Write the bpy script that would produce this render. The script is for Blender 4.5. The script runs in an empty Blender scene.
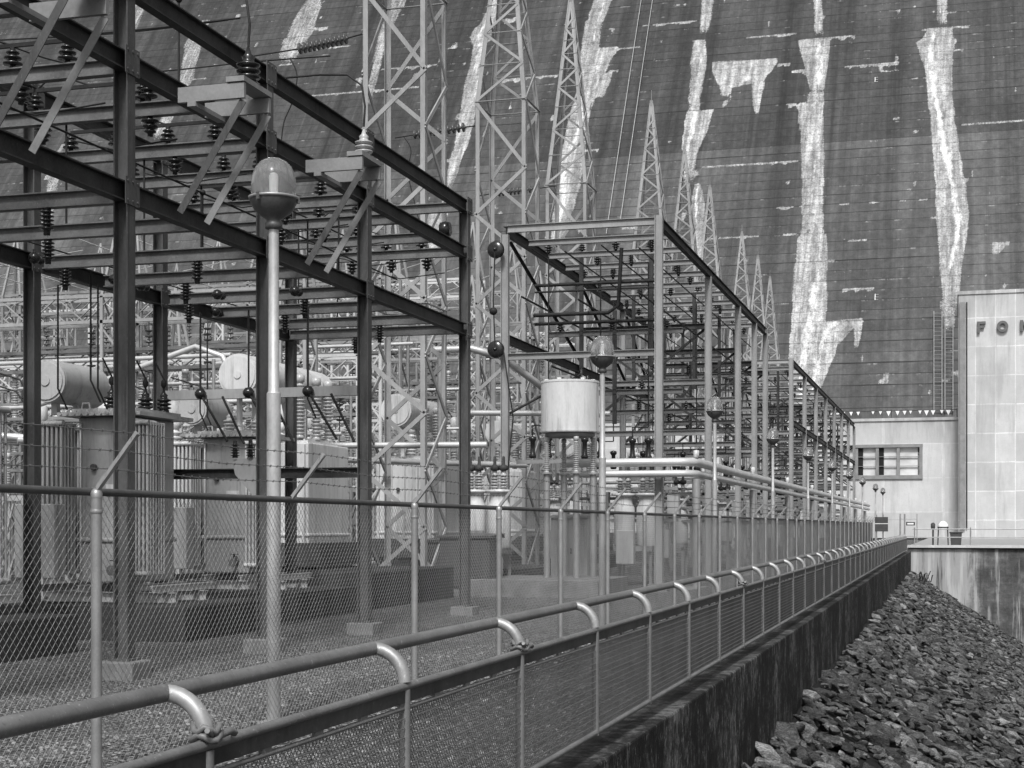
import bpy, bmesh, math, random
import numpy as np
from mathutils import Vector, Matrix
R = math.radians
random.seed(7); rng = np.random.default_rng(11)
scene = bpy.context.scene
col = scene.collection
H = 1.72                      # eye height above the yard gravel
F, U0, V0 = 1548.0, 512.0, 528.0
YAW = R(15.97); CS, SN = math.cos(YAW), math.sin(YAW)
RISE = 0.003                  # the yard climbs very gently away from the camera
def g0(y): return RISE * y           # the fence and rail strip
def g(y): return RISE * y - .22     # the yard inside the fence lies a little lower
def proj(x, y, z):
    d = -x*SN + y*CS
    return U0 + F*(x*CS + y*SN)/d, V0 - F*(z-H)/d, d

# ------------------------------------------------------------------ materials
def mat(name): 
    m = bpy.data.materials.new(name); m.use_nodes = True
    nt = m.node_tree; b = nt.nodes['Principled BSDF']
    return m, nt, b
def N(nt, t, **kw):
    n = nt.nodes.new(t)
    for k, v in kw.items():
        if k in n.inputs: n.inputs[k].default_value = v
        else: setattr(n, k, v)
    return n
def L(nt, a, b): nt.links.new(a, b)
def ramp(nt, fac, stops):
    r = N(nt, 'ShaderNodeValToRGB'); e = r.color_ramp.elements
    while len(e) < len(stops): e.new(.5)
    for i, (p, c) in enumerate(stops):
        e[i].position = p; e[i].color = (c, c, c, 1)
    L(nt, fac, r.inputs[0]); return r.outputs[0]
def coords(nt, scale=(1,1,1)):
    t = N(nt, 'ShaderNodeNewGeometry'); mp = N(nt, 'ShaderNodeMapping')
    mp.inputs['Scale'].default_value = scale
    L(nt, t.outputs['Position'], mp.inputs[0]); return mp.outputs[0]
def noise(nt, vec, scale, detail=4, rough=.55):
    n = N(nt, 'ShaderNodeTexNoise', Scale=scale, Detail=detail, Roughness=rough)
    L(nt, vec, n.inputs['Vector']); return n.outputs['Fac']
def geo_n(nt): return N(nt,'ShaderNodeNewGeometry').outputs['True Normal']
def mixc(nt, fac, a, b, mode='MIX'):
    m = N(nt, 'ShaderNodeMix', data_type='RGBA', blend_type=mode)
    for s, v in ((0, fac), (6, a), (7, b)):
        if isinstance(v, (int, float)): m.inputs[s].default_value = v if s == 0 else (v, v, v, 1)
        else: L(nt, v, m.inputs[s])
    return m.outputs[2]
def mth(nt, op, a, b=None, c=None):
    m = N(nt, 'ShaderNodeMath', operation=op)
    for i, v in enumerate((a, b, c)):
        if v is None: continue
        if isinstance(v, (int, float)): m.inputs[i].default_value = v
        else: L(nt, v, m.inputs[i])
    return m.outputs[0]
def bump(nt, b, h, strength, dist=.02):
    n = N(nt, 'ShaderNodeBump', Strength=strength, Distance=dist)
    L(nt, h, n.inputs['Height']); L(nt, n.outputs[0], b.inputs['Normal'])
def simple(name, lo, hi, rough=.6, metal=0, scale=3, stretch=(1,1,1), fine=40, bmp=0.0, spec=None, runs=0, chips=0):
    """a grey surface mottled by two sizes of noise"""
    m, nt, b = mat(name)
    v = coords(nt, stretch)
    n1 = noise(nt, v, scale, 5, .65); n2 = noise(nt, v, fine, 3, .6)
    f = mth(nt, 'ADD', mth(nt, 'MULTIPLY', n1, .7), mth(nt, 'MULTIPLY', n2, .3))
    c = ramp(nt, f, [(.33, lo), (.67, hi)])
    if runs:
        rn = noise(nt, coords(nt, (1,1,.06)), 7, 6, .7); bl = noise(nt, v, 1.7, 5, .7)
        c = mixc(nt, mth(nt, 'MULTIPLY', ramp(nt, rn, [(.50,0),(.66,runs)]), ramp(nt, bl, [(.40,.2),(.6,1)])), c, lo*.30)
    if chips:
        ch = noise(nt, v, 38, 5, .75)
        c = mixc(nt, ramp(nt, ch, [(.60,0),(.66,chips)]), c, hi*2.2); c = mixc(nt, ramp(nt, ch, [(.33,chips),(.40,0)]), c, lo*.4)
    L(nt, c, b.inputs['Base Color'])
    b.inputs['Roughness'].default_value = rough; b.inputs['Metallic'].default_value = metal
    if spec is None and rough >= .5: spec = .15
    if spec is not None: b.inputs['Specular IOR Level'].default_value = spec
    if bmp: bump(nt, b, f, bmp)
    return m
M = {}
M['steel'] = simple('weathered_dark_steel', .022, .062, .6, 0, 1.6, (1,1,1), 25, runs=.5, chips=.35)
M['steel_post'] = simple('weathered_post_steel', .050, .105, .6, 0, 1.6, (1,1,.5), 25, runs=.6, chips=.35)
M['porcelain_white'] = simple('pale_porcelain', .48, .64, .3, 0, 6)
M['pale_steel'] = simple('pale_galvanised_steel', .42, .58, .55, 0, 1.2, (1,1,.3), 20)
M['galv_dull'] = simple('dull_galvanised_pipe', .13, .23, .5, .25, 2.5, (1,1,1), 60)
M['leaf'] = simple('leaf', .05, .11, .6)
M['steel_light'] = simple('weathered_grey_steel', .16, .27, .6, 0, 1.3, (1,1,1), 25)
M['tower'] = simple('dull_galvanised_steel', .21, .36, .55, 0, 1.2, (1,1,.3), 20)
M['galv'] = simple('galvanised_pipe', .24, .38, .42, .45, 2.5, (1,1,1), 60)
M['galv_bright'] = simple('bright_galvanised_pipe', .22, .37, .46, .35, 4, (1,1,1), 60, chips=.35)
M['rail'] = simple('painted_dark_pipe', .095, .175, .48, .0, 3, (1,1,1), 70, .1, chips=.55)
M['fence_rail'] = simple('dull_dark_pipe', .06, .11, .55, .2, 3, (1,1,1), 60)
M['wire'] = simple('zinc_wire', .27, .40, .5, .35, 2, (1,1,1), 60)
M['wire_dark'] = simple('old_wire', .10, .17, .55, .2, 2, (1,1,1), 60)
M['cable'] = simple('black_conductor', .015, .035, .6, .1, 3)
M['porcelain'] = simple('brown_porcelain', .010, .022, .22, 0, 6)
M['porcelain_grey'] = simple('grey_porcelain', .30, .42, .3, 0, 6)
M['trafo'] = simple('grey_tank_paint', .27, .40, .45, 0, 1.5, (1,1,.4), 30, runs=.75)
M['trafo_dark'] = simple('dark_tank_paint', .05, .09, .5, 0, 1.5, (1,1,.4), 30)
M['pale'] = simple('pale_tank_paint', .46, .62, .42, 0, 1.2, (1,1,.35), 30, runs=.7)
M['bus'] = simple('aluminium_bus_pipe', .42, .60, .4, .35, 1.5, (1,1,1), 40)
M['pad'] = simple('pad_concrete', .10, .22, .85, 0, 2.5, (1,1,1), 30, .3)
M['pad_dark'] = simple('shade_toned_concrete', .025, .07, .85, 0, 1.2, (1,1,.5), 25, .3)  # pad concrete darkened; the shade under the frames is put into its colour
M['bowl'] = simple('cast_lamp_bowl', .06, .12, .45, .3, 6)
M['sign_dark'] = simple('dark_sign_board', .05, .08, .5)
M['white'] = simple('white_paint', .68, .80, .5)
M['black'] = simple('black_gap', .012, .02, .5)
M['letter'] = simple('bronze_letter', .10, .16, .5, .3)
M['galv_pole'] = simple('galvanised_lamp_pole', .30, .52, .45, .35, 5, (1,1,.5), 50)
M['steel_mid'] = simple('weathered_mid_steel', .080, .175, .6, 0, 1.6, (1,1,1), 25, chips=.4)
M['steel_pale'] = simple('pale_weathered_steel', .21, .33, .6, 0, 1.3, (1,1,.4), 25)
M['porcelain_mid'] = simple('grey_brown_porcelain', .05, .09, .3)
M['cons'] = simple('weathered_grey_paint', .30, .44, .42, 0, 1.3, (1,1,1), 30, runs=.6)
M['deck'] = simple('deck_concrete', .22, .36, .85, 0, 1.5, (1,1,1), 20)
M['wire_guard'] = simple('grey_woven_wire', .16, .26, .5, .2, 2)

# lamp glass: thick ribbed frosted glass
m, nt, b = mat('frosted_glass'); M['glass'] = m
b.inputs['Base Color'].default_value = (.5,.5,.5,1); b.inputs['Transmission Weight'].default_value = .8
b.inputs['Roughness'].default_value = .18; b.inputs['IOR'].default_value = 1.2
# window glass
m, nt, b = mat('window_glass'); M['pane'] = m
v = coords(nt, (1,1,1)); n = noise(nt, v, .55, 3)
L(nt, ramp(nt, n, [(.35,.42),(.65,.62)]), b.inputs['Base Color']); b.inputs['Roughness'].default_value = .12

# dark kerb wall with pale runs and mildew
m, nt, b = mat('stained_dark_concrete'); M['wall'] = m
v1 = coords(nt, (1,.9,.13)); v2 = coords(nt)
run = noise(nt, coords(nt, (1,1,.10)), 2.2, 7, .75); blot = noise(nt, v2, .75, 7, .75); fine = noise(nt, v2, 9, 6, .75)
c = ramp(nt, mth(nt,'ADD',mth(nt,'MULTIPLY',blot,.6),mth(nt,'MULTIPLY',fine,.4)), [(.45,.006),(.505,.015),(.55,.045),(.61,.13)])
c = mixc(nt, mth(nt,'MULTIPLY',ramp(nt, run, [(.565,0),(.63,.8)]),ramp(nt, fine, [(.42,.1),(.52,1)])), c, .24)
c = mixc(nt, ramp(nt, run, [(.40,.8),(.47,0)]), c, .008)
fk = noise(nt, coords(nt, (1,1,.45)), 16, 5, .8)
c = mixc(nt, mth(nt,'MULTIPLY',ramp(nt, fk, [(.56,0),(.64,.9)]),ramp(nt, blot, [(.44,.15),(.56,1)])), c, .26)
c = mixc(nt, ramp(nt, fk, [(.36,.8),(.44,0)]), c, .006)
sepn = N(nt,'ShaderNodeSeparateXYZ'); L(nt, geo_n(nt), sepn.inputs[0])
c = mixc(nt, mth(nt,'MULTIPLY',mth(nt,'GREATER_THAN',sepn.outputs[2],.8),.7), c, ramp(nt, mth(nt,'ADD',mth(nt,'MULTIPLY',blot,.5),mth(nt,'MULTIPLY',fine,.5)), [(.45,.014),(.51,.036),(.57,.11)]))
sep = N(nt, 'ShaderNodeSeparateXYZ'); L(nt, coords(nt), sep.inputs[0])
jy = mth(nt, 'LESS_THAN', mth(nt, 'FRACT', mth(nt, 'DIVIDE', sep.outputs[1], 3.66)), .006)
c = mixc(nt, jy, c, .012)
L(nt, c, b.inputs['Base Color']); b.inputs['Roughness'].default_value = .85; b.inputs['Specular IOR Level'].default_value = .15
bump(nt, b, mth(nt, 'ADD', fine, blot), .5, .015)
# gravel
m, nt, b = mat('crushed_gravel'); M['gravel'] = m
v = coords(nt)
vo = N(nt, 'ShaderNodeTexVoronoi', Scale=26.0); L(nt, v, vo.inputs['Vector'])
vo2 = N(nt, 'ShaderNodeTexVoronoi', Scale=60.0); L(nt, v, vo2.inputs['Vector'])
bw = N(nt, 'ShaderNodeRGBToBW'); L(nt, vo.outputs['Color'], bw.inputs[0])
big = noise(nt, v, .35, 5, .6); mid = noise(nt, v, 2.4, 4, .6)
c = ramp(nt, bw.outputs[0], [(.12,.11),(.5,.25),(.88,.52)])
c = mixc(nt, ramp(nt, vo.outputs['Distance'], [(.25,0),(.62,1)]), c, .05)
c = mixc(nt, ramp(nt, mth(nt,'ADD',mth(nt,'MULTIPLY',big,.6),mth(nt,'MULTIPLY',mid,.4)), [(.36,.6),(.62,1.0)]), .0, c, 'MIX')
L(nt, c, b.inputs['Base Color']); b.inputs['Roughness'].default_value = .9; b.inputs['Specular IOR Level'].default_value = .15
hh = mth(nt, 'SUBTRACT', 1.0, vo.outputs['Distance']); bump(nt, b, hh, 1.0, .03)
# riprap stone, a different grey for every stone
m, nt, b = mat('riprap_stone'); M['rock'] = m
geo = N(nt, 'ShaderNodeNewGeometry'); oi = N(nt, 'ShaderNodeObjectInfo')
rnd = mth(nt, 'FRACT', mth(nt, 'ADD', geo.outputs['Random Per Island'], oi.outputs['Random']))
v = coords(nt, (1,1,2.2)); n = noise(nt, v, 6, 6, .7); n2 = noise(nt, v, 34, 3, .6)
c = ramp(nt, rnd, [(0,.055),(.5,.12),(.88,.20),(1,.34)])
c = mixc(nt, .9, c, ramp(nt, n, [(.36,.35),(.5,.85),(.64,1.35)]), 'MULTIPLY')
c = mixc(nt, .85, c, ramp(nt, n2, [(.36,.4),(.5,.9),(.64,1.35)]), 'MULTIPLY')
L(nt, c, b.inputs['Base Color']); b.inputs['Roughness'].default_value = .8; b.inputs['Specular IOR Level'].default_value = .15
bump(nt, b, mth(nt,'ADD',n,n2), 1.0, .06)
M['bank'] = simple('bank_soil', .008, .018, .95, 0, 3, (1,1,1), 20, .5)
# powerhouse concrete panels
def panels(name, lo, hi, px, pz, zoff, xoff, seam, dirt):
    m, nt, b = mat(name)
    v = coords(nt); sep = N(nt, 'ShaderNodeSeparateXYZ'); L(nt, v, sep.inputs[0])
    n = noise(nt, v, .35, 6, .65); n2 = noise(nt, coords(nt, (1,1,.12)), .9, 6, .7); n3 = noise(nt, v, 6, 4, .6)
    f = mth(nt,'ADD',mth(nt,'MULTIPLY',n,.45),mth(nt,'ADD',mth(nt,'MULTIPLY',n2,.35),mth(nt,'MULTIPLY',n3,.2)))
    c = ramp(nt, f, [(.34, lo), (.62, hi)])
    wob = mth(nt,'MULTIPLY',noise(nt, v, .8, 3),.05)
    fx = mth(nt,'FRACT',mth(nt,'ADD',mth(nt,'DIVIDE',mth(nt,'ADD',sep.outputs[0],xoff),px),wob))
    fz = mth(nt,'FRACT',mth(nt,'ADD',mth(nt,'DIVIDE',mth(nt,'ADD',sep.outputs[2],zoff),pz),wob))
    j = mth(nt,'MAXIMUM',mth(nt,'LESS_THAN',fx,.05),mth(nt,'LESS_THAN',fz,.035))
    js = mth(nt,'MULTIPLY',j,ramp(nt, n, [(.35,.25),(.6,1.0)]))
    c = mixc(nt, js, c, seam)
    px_ = mth(nt,'FLOOR',mth(nt,'DIVIDE',mth(nt,'ADD',sep.outputs[0],xoff),px)); pz_ = mth(nt,'FLOOR',mth(nt,'DIVIDE',mth(nt,'ADD',sep.outputs[2],zoff),pz))
    cb = N(nt,'ShaderNodeCombineXYZ'); L(nt,px_,cb.inputs[0]); L(nt,pz_,cb.inputs[1])
    wn = N(nt,'ShaderNodeTexWhiteNoise'); L(nt, cb.outputs[0], wn.inputs['Vector'])
    c = mixc(nt, 1.0, c, ramp(nt, wn.outputs['Value'], [(0,.80),(1,1.0)]), 'MULTIPLY')
    # soot running down from the coping
    top = mth(nt,'SUBTRACT',sep.outputs[2], dirt)
    d = mth(nt,'MULTIPLY',ramp(nt, mth(nt,'ADD',mth(nt,'MULTIPLY',top,.16),.5), [(.25,0),(.95,1.0)]), ramp(nt, n2, [(.42,0),(.62,.75)]))
    c = mixc(nt, d, c, .13)
    c = mixc(nt, ramp(nt, n2, [(.50,0),(.64,.5)]), c, .26)
    c = mixc(nt, ramp(nt, n3, [(.54,0),(.70,.45)]), c, .30)
    L(nt, c, b.inputs['Base Color']); b.inputs['Roughness'].default_value = .85; b.inputs['Specular IOR Level'].default_value = .15
    bump(nt, b, j, -.2, .03)
    return m
M['ph_main'] = panels('panelled_concrete', .40, .58, 1.93, 2.95, .4, -.1, .70, 24.6)
M['ph_wing'] = panels('rendered_concrete', .44, .60, 6.1, 3.6, .2, 1.2, .64, 12.2)
# tailrace wall
m, nt, b = mat('tailrace_concrete'); M['tail'] = m
v = coords(nt); sep = N(nt, 'ShaderNodeSeparateXYZ'); L(nt, v, sep.inputs[0])
n = noise(nt, v, .5, 6, .7); n2 = noise(nt, coords(nt,(1,1,.06)), 2.2, 6, .7); n3 = noise(nt, coords(nt,(.25,1,1)), 3, 5, .65); n4 = noise(nt, v, 14, 3)
c = ramp(nt, n, [(.38,.07),(.5,.13),(.60,.24)])
c = mixc(nt, .7, c, ramp(nt, n3, [(.3,.35),(.7,1.1)]), 'MULTIPLY')
c = mixc(nt, .4, c, ramp(nt, n4, [(.3,.5),(.7,1.1)]), 'MULTIPLY')
xr = ramp(nt, mth(nt,'ADD',mth(nt,'MULTIPLY',sep.outputs[0],.5),mth(nt,'MULTIPLY',n,1.0)), [(.9,1.0),(1.0,.0)])
xr2 = mth(nt,'MULTIPLY', xr, 1.0)
c = mixc(nt, mth(nt,'MULTIPLY',xr2,.75), c, .36)
c = mixc(nt, ramp(nt, n2, [(.53,0),(.63,.7)]), c, .46)
c = mixc(nt, ramp(nt, n2, [(.36,.85),(.46,0)]), c, .045)
L(nt, c, b.inputs['Base Color']); b.inputs['Roughness'].default_value = .8; b.inputs['Specular IOR Level'].default_value = .15
# water
m, nt, b = mat('tailrace_water'); M['water'] = m
b.inputs['Base Color'].default_value = (.03,.03,.03,1); b.inputs['Roughness'].default_value = .08
bump(nt, b, noise(nt, coords(nt), 1.5, 4), .3, .05)
# dam face: lifts, joints, seepage stains (attribute 'stain' holds their drawn shapes)
m, nt, b = mat('dam_concrete'); M['dam'] = m
v = coords(nt); sep = N(nt, 'ShaderNodeSeparateXYZ'); L(nt, v, sep.inputs[0])
LIFT = 1.524
n = noise(nt, v, .06, 6, .65); nv = noise(nt, coords(nt,(1,.03,.03)), .55, 6, .7); nf = noise(nt, coords(nt,(1,.5,1)), 1.1, 6, .7); nff = noise(nt, v, 4.5, 4, .65)
f = mth(nt,'ADD',mth(nt,'MULTIPLY',n,.3),mth(nt,'ADD',mth(nt,'MULTIPLY',nv,.4),mth(nt,'MULTIPLY',nf,.3)))
c = ramp(nt, f, [(.38,.048),(.5,.080),(.62,.128)])
vs_ = noise(nt, coords(nt,(1,.012,.012)), .32, 6, .72); dv = noise(nt, coords(nt,(1,.05,.05)), .10, 4, .6)
c = mixc(nt, 1.0, c, ramp(nt, vs_, [(.34,.68),(.5,1.0),(.62,1.05),(.70,1.5)]), 'MULTIPLY')
c = mixc(nt, 1.0, c, ramp(nt, dv, [(.36,.78),(.62,1.22)]), 'MULTIPLY')
c = mixc(nt, mth(nt,'GREATER_THAN', sep.outputs[2], 57.92), c, mixc(nt, 1.0, c, .74, 'MULTIPLY'))    # an older, darker pour above one joint
c = mixc(nt, .28, c, ramp(nt, nff, [(.3,.55),(.7,1.15)]), 'MULTIPLY')
lz = mth(nt,'ADD',mth(nt,'DIVIDE',sep.outputs[2],LIFT),mth(nt,'MULTIPLY',noise(nt, coords(nt,(1,.1,.1)), .35, 3),.10))
fr = mth(nt,'FRACT',lz)
wn = N(nt,'ShaderNodeTexWhiteNoise', noise_dimensions='1D'); L(nt, mth(nt,'FLOOR',lz), wn.inputs['W'])
c = mixc(nt, 1.0, c, ramp(nt, wn.outputs['Value'], [(0,.90),(1,1.07)]), 'MULTIPLY')
lw = mth(nt,'ADD',.055,mth(nt,'MULTIPLY',mth(nt,'POWER',wn.outputs['Value'],3.0),.09))
line = mth(nt,'MULTIPLY',mth(nt,'LESS_THAN',fr,lw),ramp(nt, noise(nt, coords(nt,(.2,.2,1)), .8, 4), [(.3,.35),(.6,1)]))
c = mixc(nt, mth(nt,'MULTIPLY',line,.92), c, .022)
# thin lime seeping out under some of the joints
seep = mth(nt,'MULTIPLY',ramp(nt, fr, [(.0,0),(.80,0),(.97,1)]), ramp(nt, noise(nt, coords(nt,(1,.3,.45)), .42, 6, .75), [(.57,0),(.68,.7)]))
c = mixc(nt, seep, c, .34)
at = N(nt,'ShaderNodeAttribute', attribute_name='stain'); ac = N(nt,'ShaderNodeAttribute', attribute_name='lime_core')
edge_n = mth(nt,'ADD',mth(nt,'MULTIPLY',mth(nt,'SUBTRACT',noise(nt, coords(nt,(1,.06,.05)), 1.7, 7, .78),.5),.70),mth(nt,'MULTIPLY',mth(nt,'SUBTRACT',nff,.5),.75))
s = mth(nt,'ADD', at.outputs['Fac'], edge_n)
core_n = mth(nt,'ADD',mth(nt,'MULTIPLY',mth(nt,'SUBTRACT',noise(nt, coords(nt,(1,.30,.28)), .75, 8, .82),.5),2.6),mth(nt,'MULTIPLY',mth(nt,'SUBTRACT',nf,.5),.6))
wash = ramp(nt, noise(nt, coords(nt,(1,.07,.06)), 1.3, 6, .7), [(.36,.20),(.5,.33),(.64,.52)])
wash = mixc(nt, mth(nt,'MULTIPLY',line,.6), wash, .10)
wash = mixc(nt, .8, wash, ramp(nt, nff, [(.34,.45),(.5,.95),(.66,1.25)]), 'MULTIPLY')
wash = mixc(nt, .7, wash, ramp(nt, nf, [(.38,.55),(.6,1.15)]), 'MULTIPLY')
c = mixc(nt, ramp(nt, s, [(.30,0),(.46,.75),(.62,.95)]), c, wash)
c = mixc(nt, ramp(nt, mth(nt,'ADD',ac.outputs['Fac'],core_n), [(.66,0),(1.2,.85)]), c, mixc(nt, ramp(nt, nff, [(.35,0),(.65,1)]), .42, .80))
L(nt, c, b.inputs['Base Color']); b.inputs['Roughness'].default_value = .88; b.inputs['Specular IOR Level'].default_value = .15
bump(nt, b, mth(nt,'SUBTRACT',nff,line), .35, .12)

# ------------------------------------------------------------------ mesh builder
class MB:
    def __init__(s): s.v = []; s.f = []; s.s = []
    def add(s, v, f, smooth=False):
        o = len(s.v); s.v += [tuple(p) for p in v]
        s.f += [tuple(i+o for i in q) for q in f]; s.s += [smooth]*len(f)
    def box(s, c, d, rz=0):
        x, y, z = d[0]/2, d[1]/2, d[2]/2; ca, sa = math.cos(rz), math.sin(rz)
        v = []
        for a in (-x, x):
            for bb in (-y, y):
                for e in (-z, z): v.append((c[0]+a*ca-bb*sa, c[1]+a*sa+bb*ca, c[2]+e))
        s.add(v, [(0,1,3,2),(4,6,7,5),(0,4,5,1),(2,3,7,6),(0,2,6,4),(1,5,7,3)])
    def bx(s, x0, x1, y0, y1, z0, z1): s.box(((x0+x1)/2,(y0+y1)/2,(z0+z1)/2),(x1-x0,y1-y0,z1-z0))
    def frame(s, p, q, up):
        p, q = Vector(p), Vector(q); d = (q-p).normalized(); up = Vector(up)
        if abs(d.dot(up.normalized())) > .98: up = Vector((0,1,0)) if abs(d.y) < .9 else Vector((1,0,0))
        a = d.cross(up).normalized(); return p, q, a, a.cross(d).normalized()
    def prism(s, p, q, prof, up=(0,0,1), smooth=False, caps=True):
        p, q, a, u = s.frame(p, q, up); n = len(prof)
        v = [p + a*x + u*y for x, y in prof] + [q + a*x + u*y for x, y in prof]
        s.add(v, [(i, (i+1) % n, n+(i+1) % n, n+i) for i in range(n)], smooth)
        if caps: s.add(v[:n], [tuple(range(n-1,-1,-1))]); s.add(v[n:], [tuple(range(n))])
    def bar(s, p, q, w, h, up=(0,0,1)):
        s.prism(p, q, [(-w/2,-h/2),(w/2,-h/2),(w/2,h/2),(-w/2,h/2)], up)
    def ibeam(s, p, q, w, h, up=(0,0,1), t=.016, fl=.018):
        # two flanges and a web as butted strips
        p, q, a, u = s.frame(p, q, up)
        for off in (-h/2+fl/2, h/2-fl/2):
            s.prism(p+u*off, q+u*off, [(-w/2,-fl/2),(w/2,-fl/2),(w/2,fl/2),(-w/2,fl/2)], u)
        hh = h/2-fl
        s.prism(p, q, [(-t/2,-hh),(t/2,-hh),(t/2,hh),(-t/2,hh)], u)
    def angle(s, p, q, w, up=(0,0,1), t=.012):
        s.prism(p, q, [(0,0),(w,0),(w,t),(t,t),(t,w),(0,w)], up)
    def tube(s, pts, r, n=8, caps=True, smooth=True):
        pts = [Vector(p) for p in pts]; rr = r if isinstance(r, (list, tuple)) else [r]*len(pts)
        d0 = (pts[1]-pts[0]).normalized(); ref = Vector((0,0,1)) if abs(d0.z) < .9 else Vector((1,0,0))
        a = d0.cross(ref).normalized(); v = []
        for i, p in enumerate(pts):
            d = (pts[min(i+1, len(pts)-1)]-pts[max(i-1, 0)]).normalized()
            a = (a - d*a.dot(d)).normalized(); bb = d.cross(a)
            for k in range(n):
                t = 2*math.pi*k/n; v.append(p + (a*math.cos(t)+bb*math.sin(t))*rr[i])
        f = [(i*n+k, i*n+(k+1) % n, (i+1)*n+(k+1) % n, (i+1)*n+k) for i in range(len(pts)-1) for k in range(n)]
        s.add(v, f, smooth)
        if caps: s.add(v[:n], [tuple(range(n-1,-1,-1))]); s.add(v[-n:], [tuple(range(n))])
    def lathe(s, c, prof, n=14, axis='z', smooth=True):
        v = []
        for r, h in prof:
            for k in range(n):
                t = 2*math.pi*k/n; x, y = r*math.cos(t), r*math.sin(t)
                v.append({'z':(c[0]+x,c[1]+y,c[2]+h),'y':(c[0]+x,c[1]+h,c[2]+y),'x':(c[0]+h,c[1]+x,c[2]+y)}[axis])
        m_ = len(prof)
        f = [(i*n+k, i*n+(k+1) % n, (i+1)*n+(k+1) % n, (i+1)*n+k) for i in range(m_-1) for k in range(n)]
        s.add(v, f, smooth)
        if prof[0][0] > 1e-4: s.add(v[:n], [tuple(range(n))])
        if prof[-1][0] > 1e-4: s.add(v[-n:], [tuple(range(n))])
    def build(s, name, m, parent=None, loc=None, bevel=0):
        """one mesh object; world coordinates are kept relative to its thing's base"""
        base = Vector(loc) if loc is not None else (world(parent) if parent else Vector((0,0,0)))
        me = bpy.data.meshes.new(name)
        a = np.array(s.v, dtype=np.float32).reshape(-1,3) - np.array(base, dtype=np.float32)
        me.from_pydata(a.tolist(), [], s.f); me.polygons.foreach_set('use_smooth', s.s)
        me.materials.append(M[m]); me.update()
        bm = bmesh.new(); bm.from_mesh(me); bmesh.ops.recalc_face_normals(bm, faces=bm.faces); bm.to_mesh(me); bm.free()
        o = bpy.data.objects.new(name, me); col.objects.link(o)
        WORLD[o.name] = base.copy()
        if parent: o.parent = parent; o.location = base - world(parent)
        else: o.location = base
        if bevel:
            bv = o.modifiers.new('bevel', 'BEVEL'); bv.width = bevel; bv.segments = 2; bv.limit_method = 'ANGLE'
        return o
WORLD = {}
def world(o): return WORLD[o.name]
def tag(o, label=None, cat=None, group=None, kind=None):
    if label: o['label'] = label
    if cat: o['category'] = cat
    if group: o['group'] = group
    if kind: o['kind'] = kind
    return o
def thing(name, label, cat, loc=(0,0,0), group=None):
    o = bpy.data.objects.new(name, None); o.empty_display_size = .2; col.objects.link(o); o.location = loc
    WORLD[o.name] = Vector(loc); return tag(o, label, cat, group)
def clone(o, parent=None, at=None):
    c = o.copy(); col.objects.link(c); c.parent = parent
    if at is not None:
        WORLD[c.name] = Vector(at); c.location = Vector(at) - (world(parent) if parent else Vector((0,0,0)))
    else: WORLD[c.name] = WORLD[o.name].copy()
    return c
def clone_tree(o, at, label=None):
    """a copy of a thing with copies of its parts and sub-parts"""
    c = o.copy(); col.objects.link(c); c.location = at; WORLD[c.name] = Vector(at)
    if label: c['label'] = label
    for ch in list(o.children):
        d = ch.copy(); col.objects.link(d); d.parent = c; WORLD[d.name] = Vector(at)+d.location
        for gch in list(ch.children):
            e = gch.copy(); col.objects.link(e); e.parent = d; WORLD[e.name] = WORLD[d.name]+e.location
    return c

# ------------------------------------------------------------------ setting
GX = -2.28                    # outer face of the kerb wall
b = MB()
xs = [-420, -120, -60, -30, -15, -7.6, -6.3, -2.7]; ys = [-60, 0, 30, 60, 90, 130, 190, 330]
V = [(x, y, g(y) if x < -7 else g0(y)) for x in xs for y in ys]; n_ = len(ys)
b.add(V, [(i*n_+j, (i+1)*n_+j, (i+1)*n_+j+1, i*n_+j+1) for i in range(len(xs)-1) for j in range(n_-1)])
tag(b.build('ground', 'gravel'), kind='structure')
b = MB(); b.bx(-2.69, 75, 86.6, 200, -3, .66)
tag(b.build('concrete_deck', 'deck'), kind='structure')
b = MB(); b.bx(9, 300, -80, 87.5, -12, -11)
tag(b.build('water', 'water'), kind='structure')

# kerb wall along the top of the bank, in two materials faces (its upward face gets a paler mix)
b = MB()
for i in range(24):
    y0, y1 = -3 + i*3.75, -3 + (i+1)*3.75
    za, zb = .11+g0(y0)+.0012*y0, .11+g0(y1)+.0012*y1
    v = [(-2.66,y0,-4),(GX,y0,-4),(GX,y0,za),(-2.66,y0,za),(-2.66,y1,-4),(GX,y1,-4),(GX,y1,zb),(-2.66,y1,zb)]
    b.add(v, [(0,1,5,4),(1,2,6,5),(2,3,7,6),(3,0,4,7)] + ([(0,3,2,1)] if i == 0 else []) + ([(4,5,6,7)] if i == 23 else []))
tag(b.build('retaining_wall', 'wall', bevel=.02), 'long dark stained concrete wall carrying the guard rail above the rocky bank', 'wall')

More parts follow.
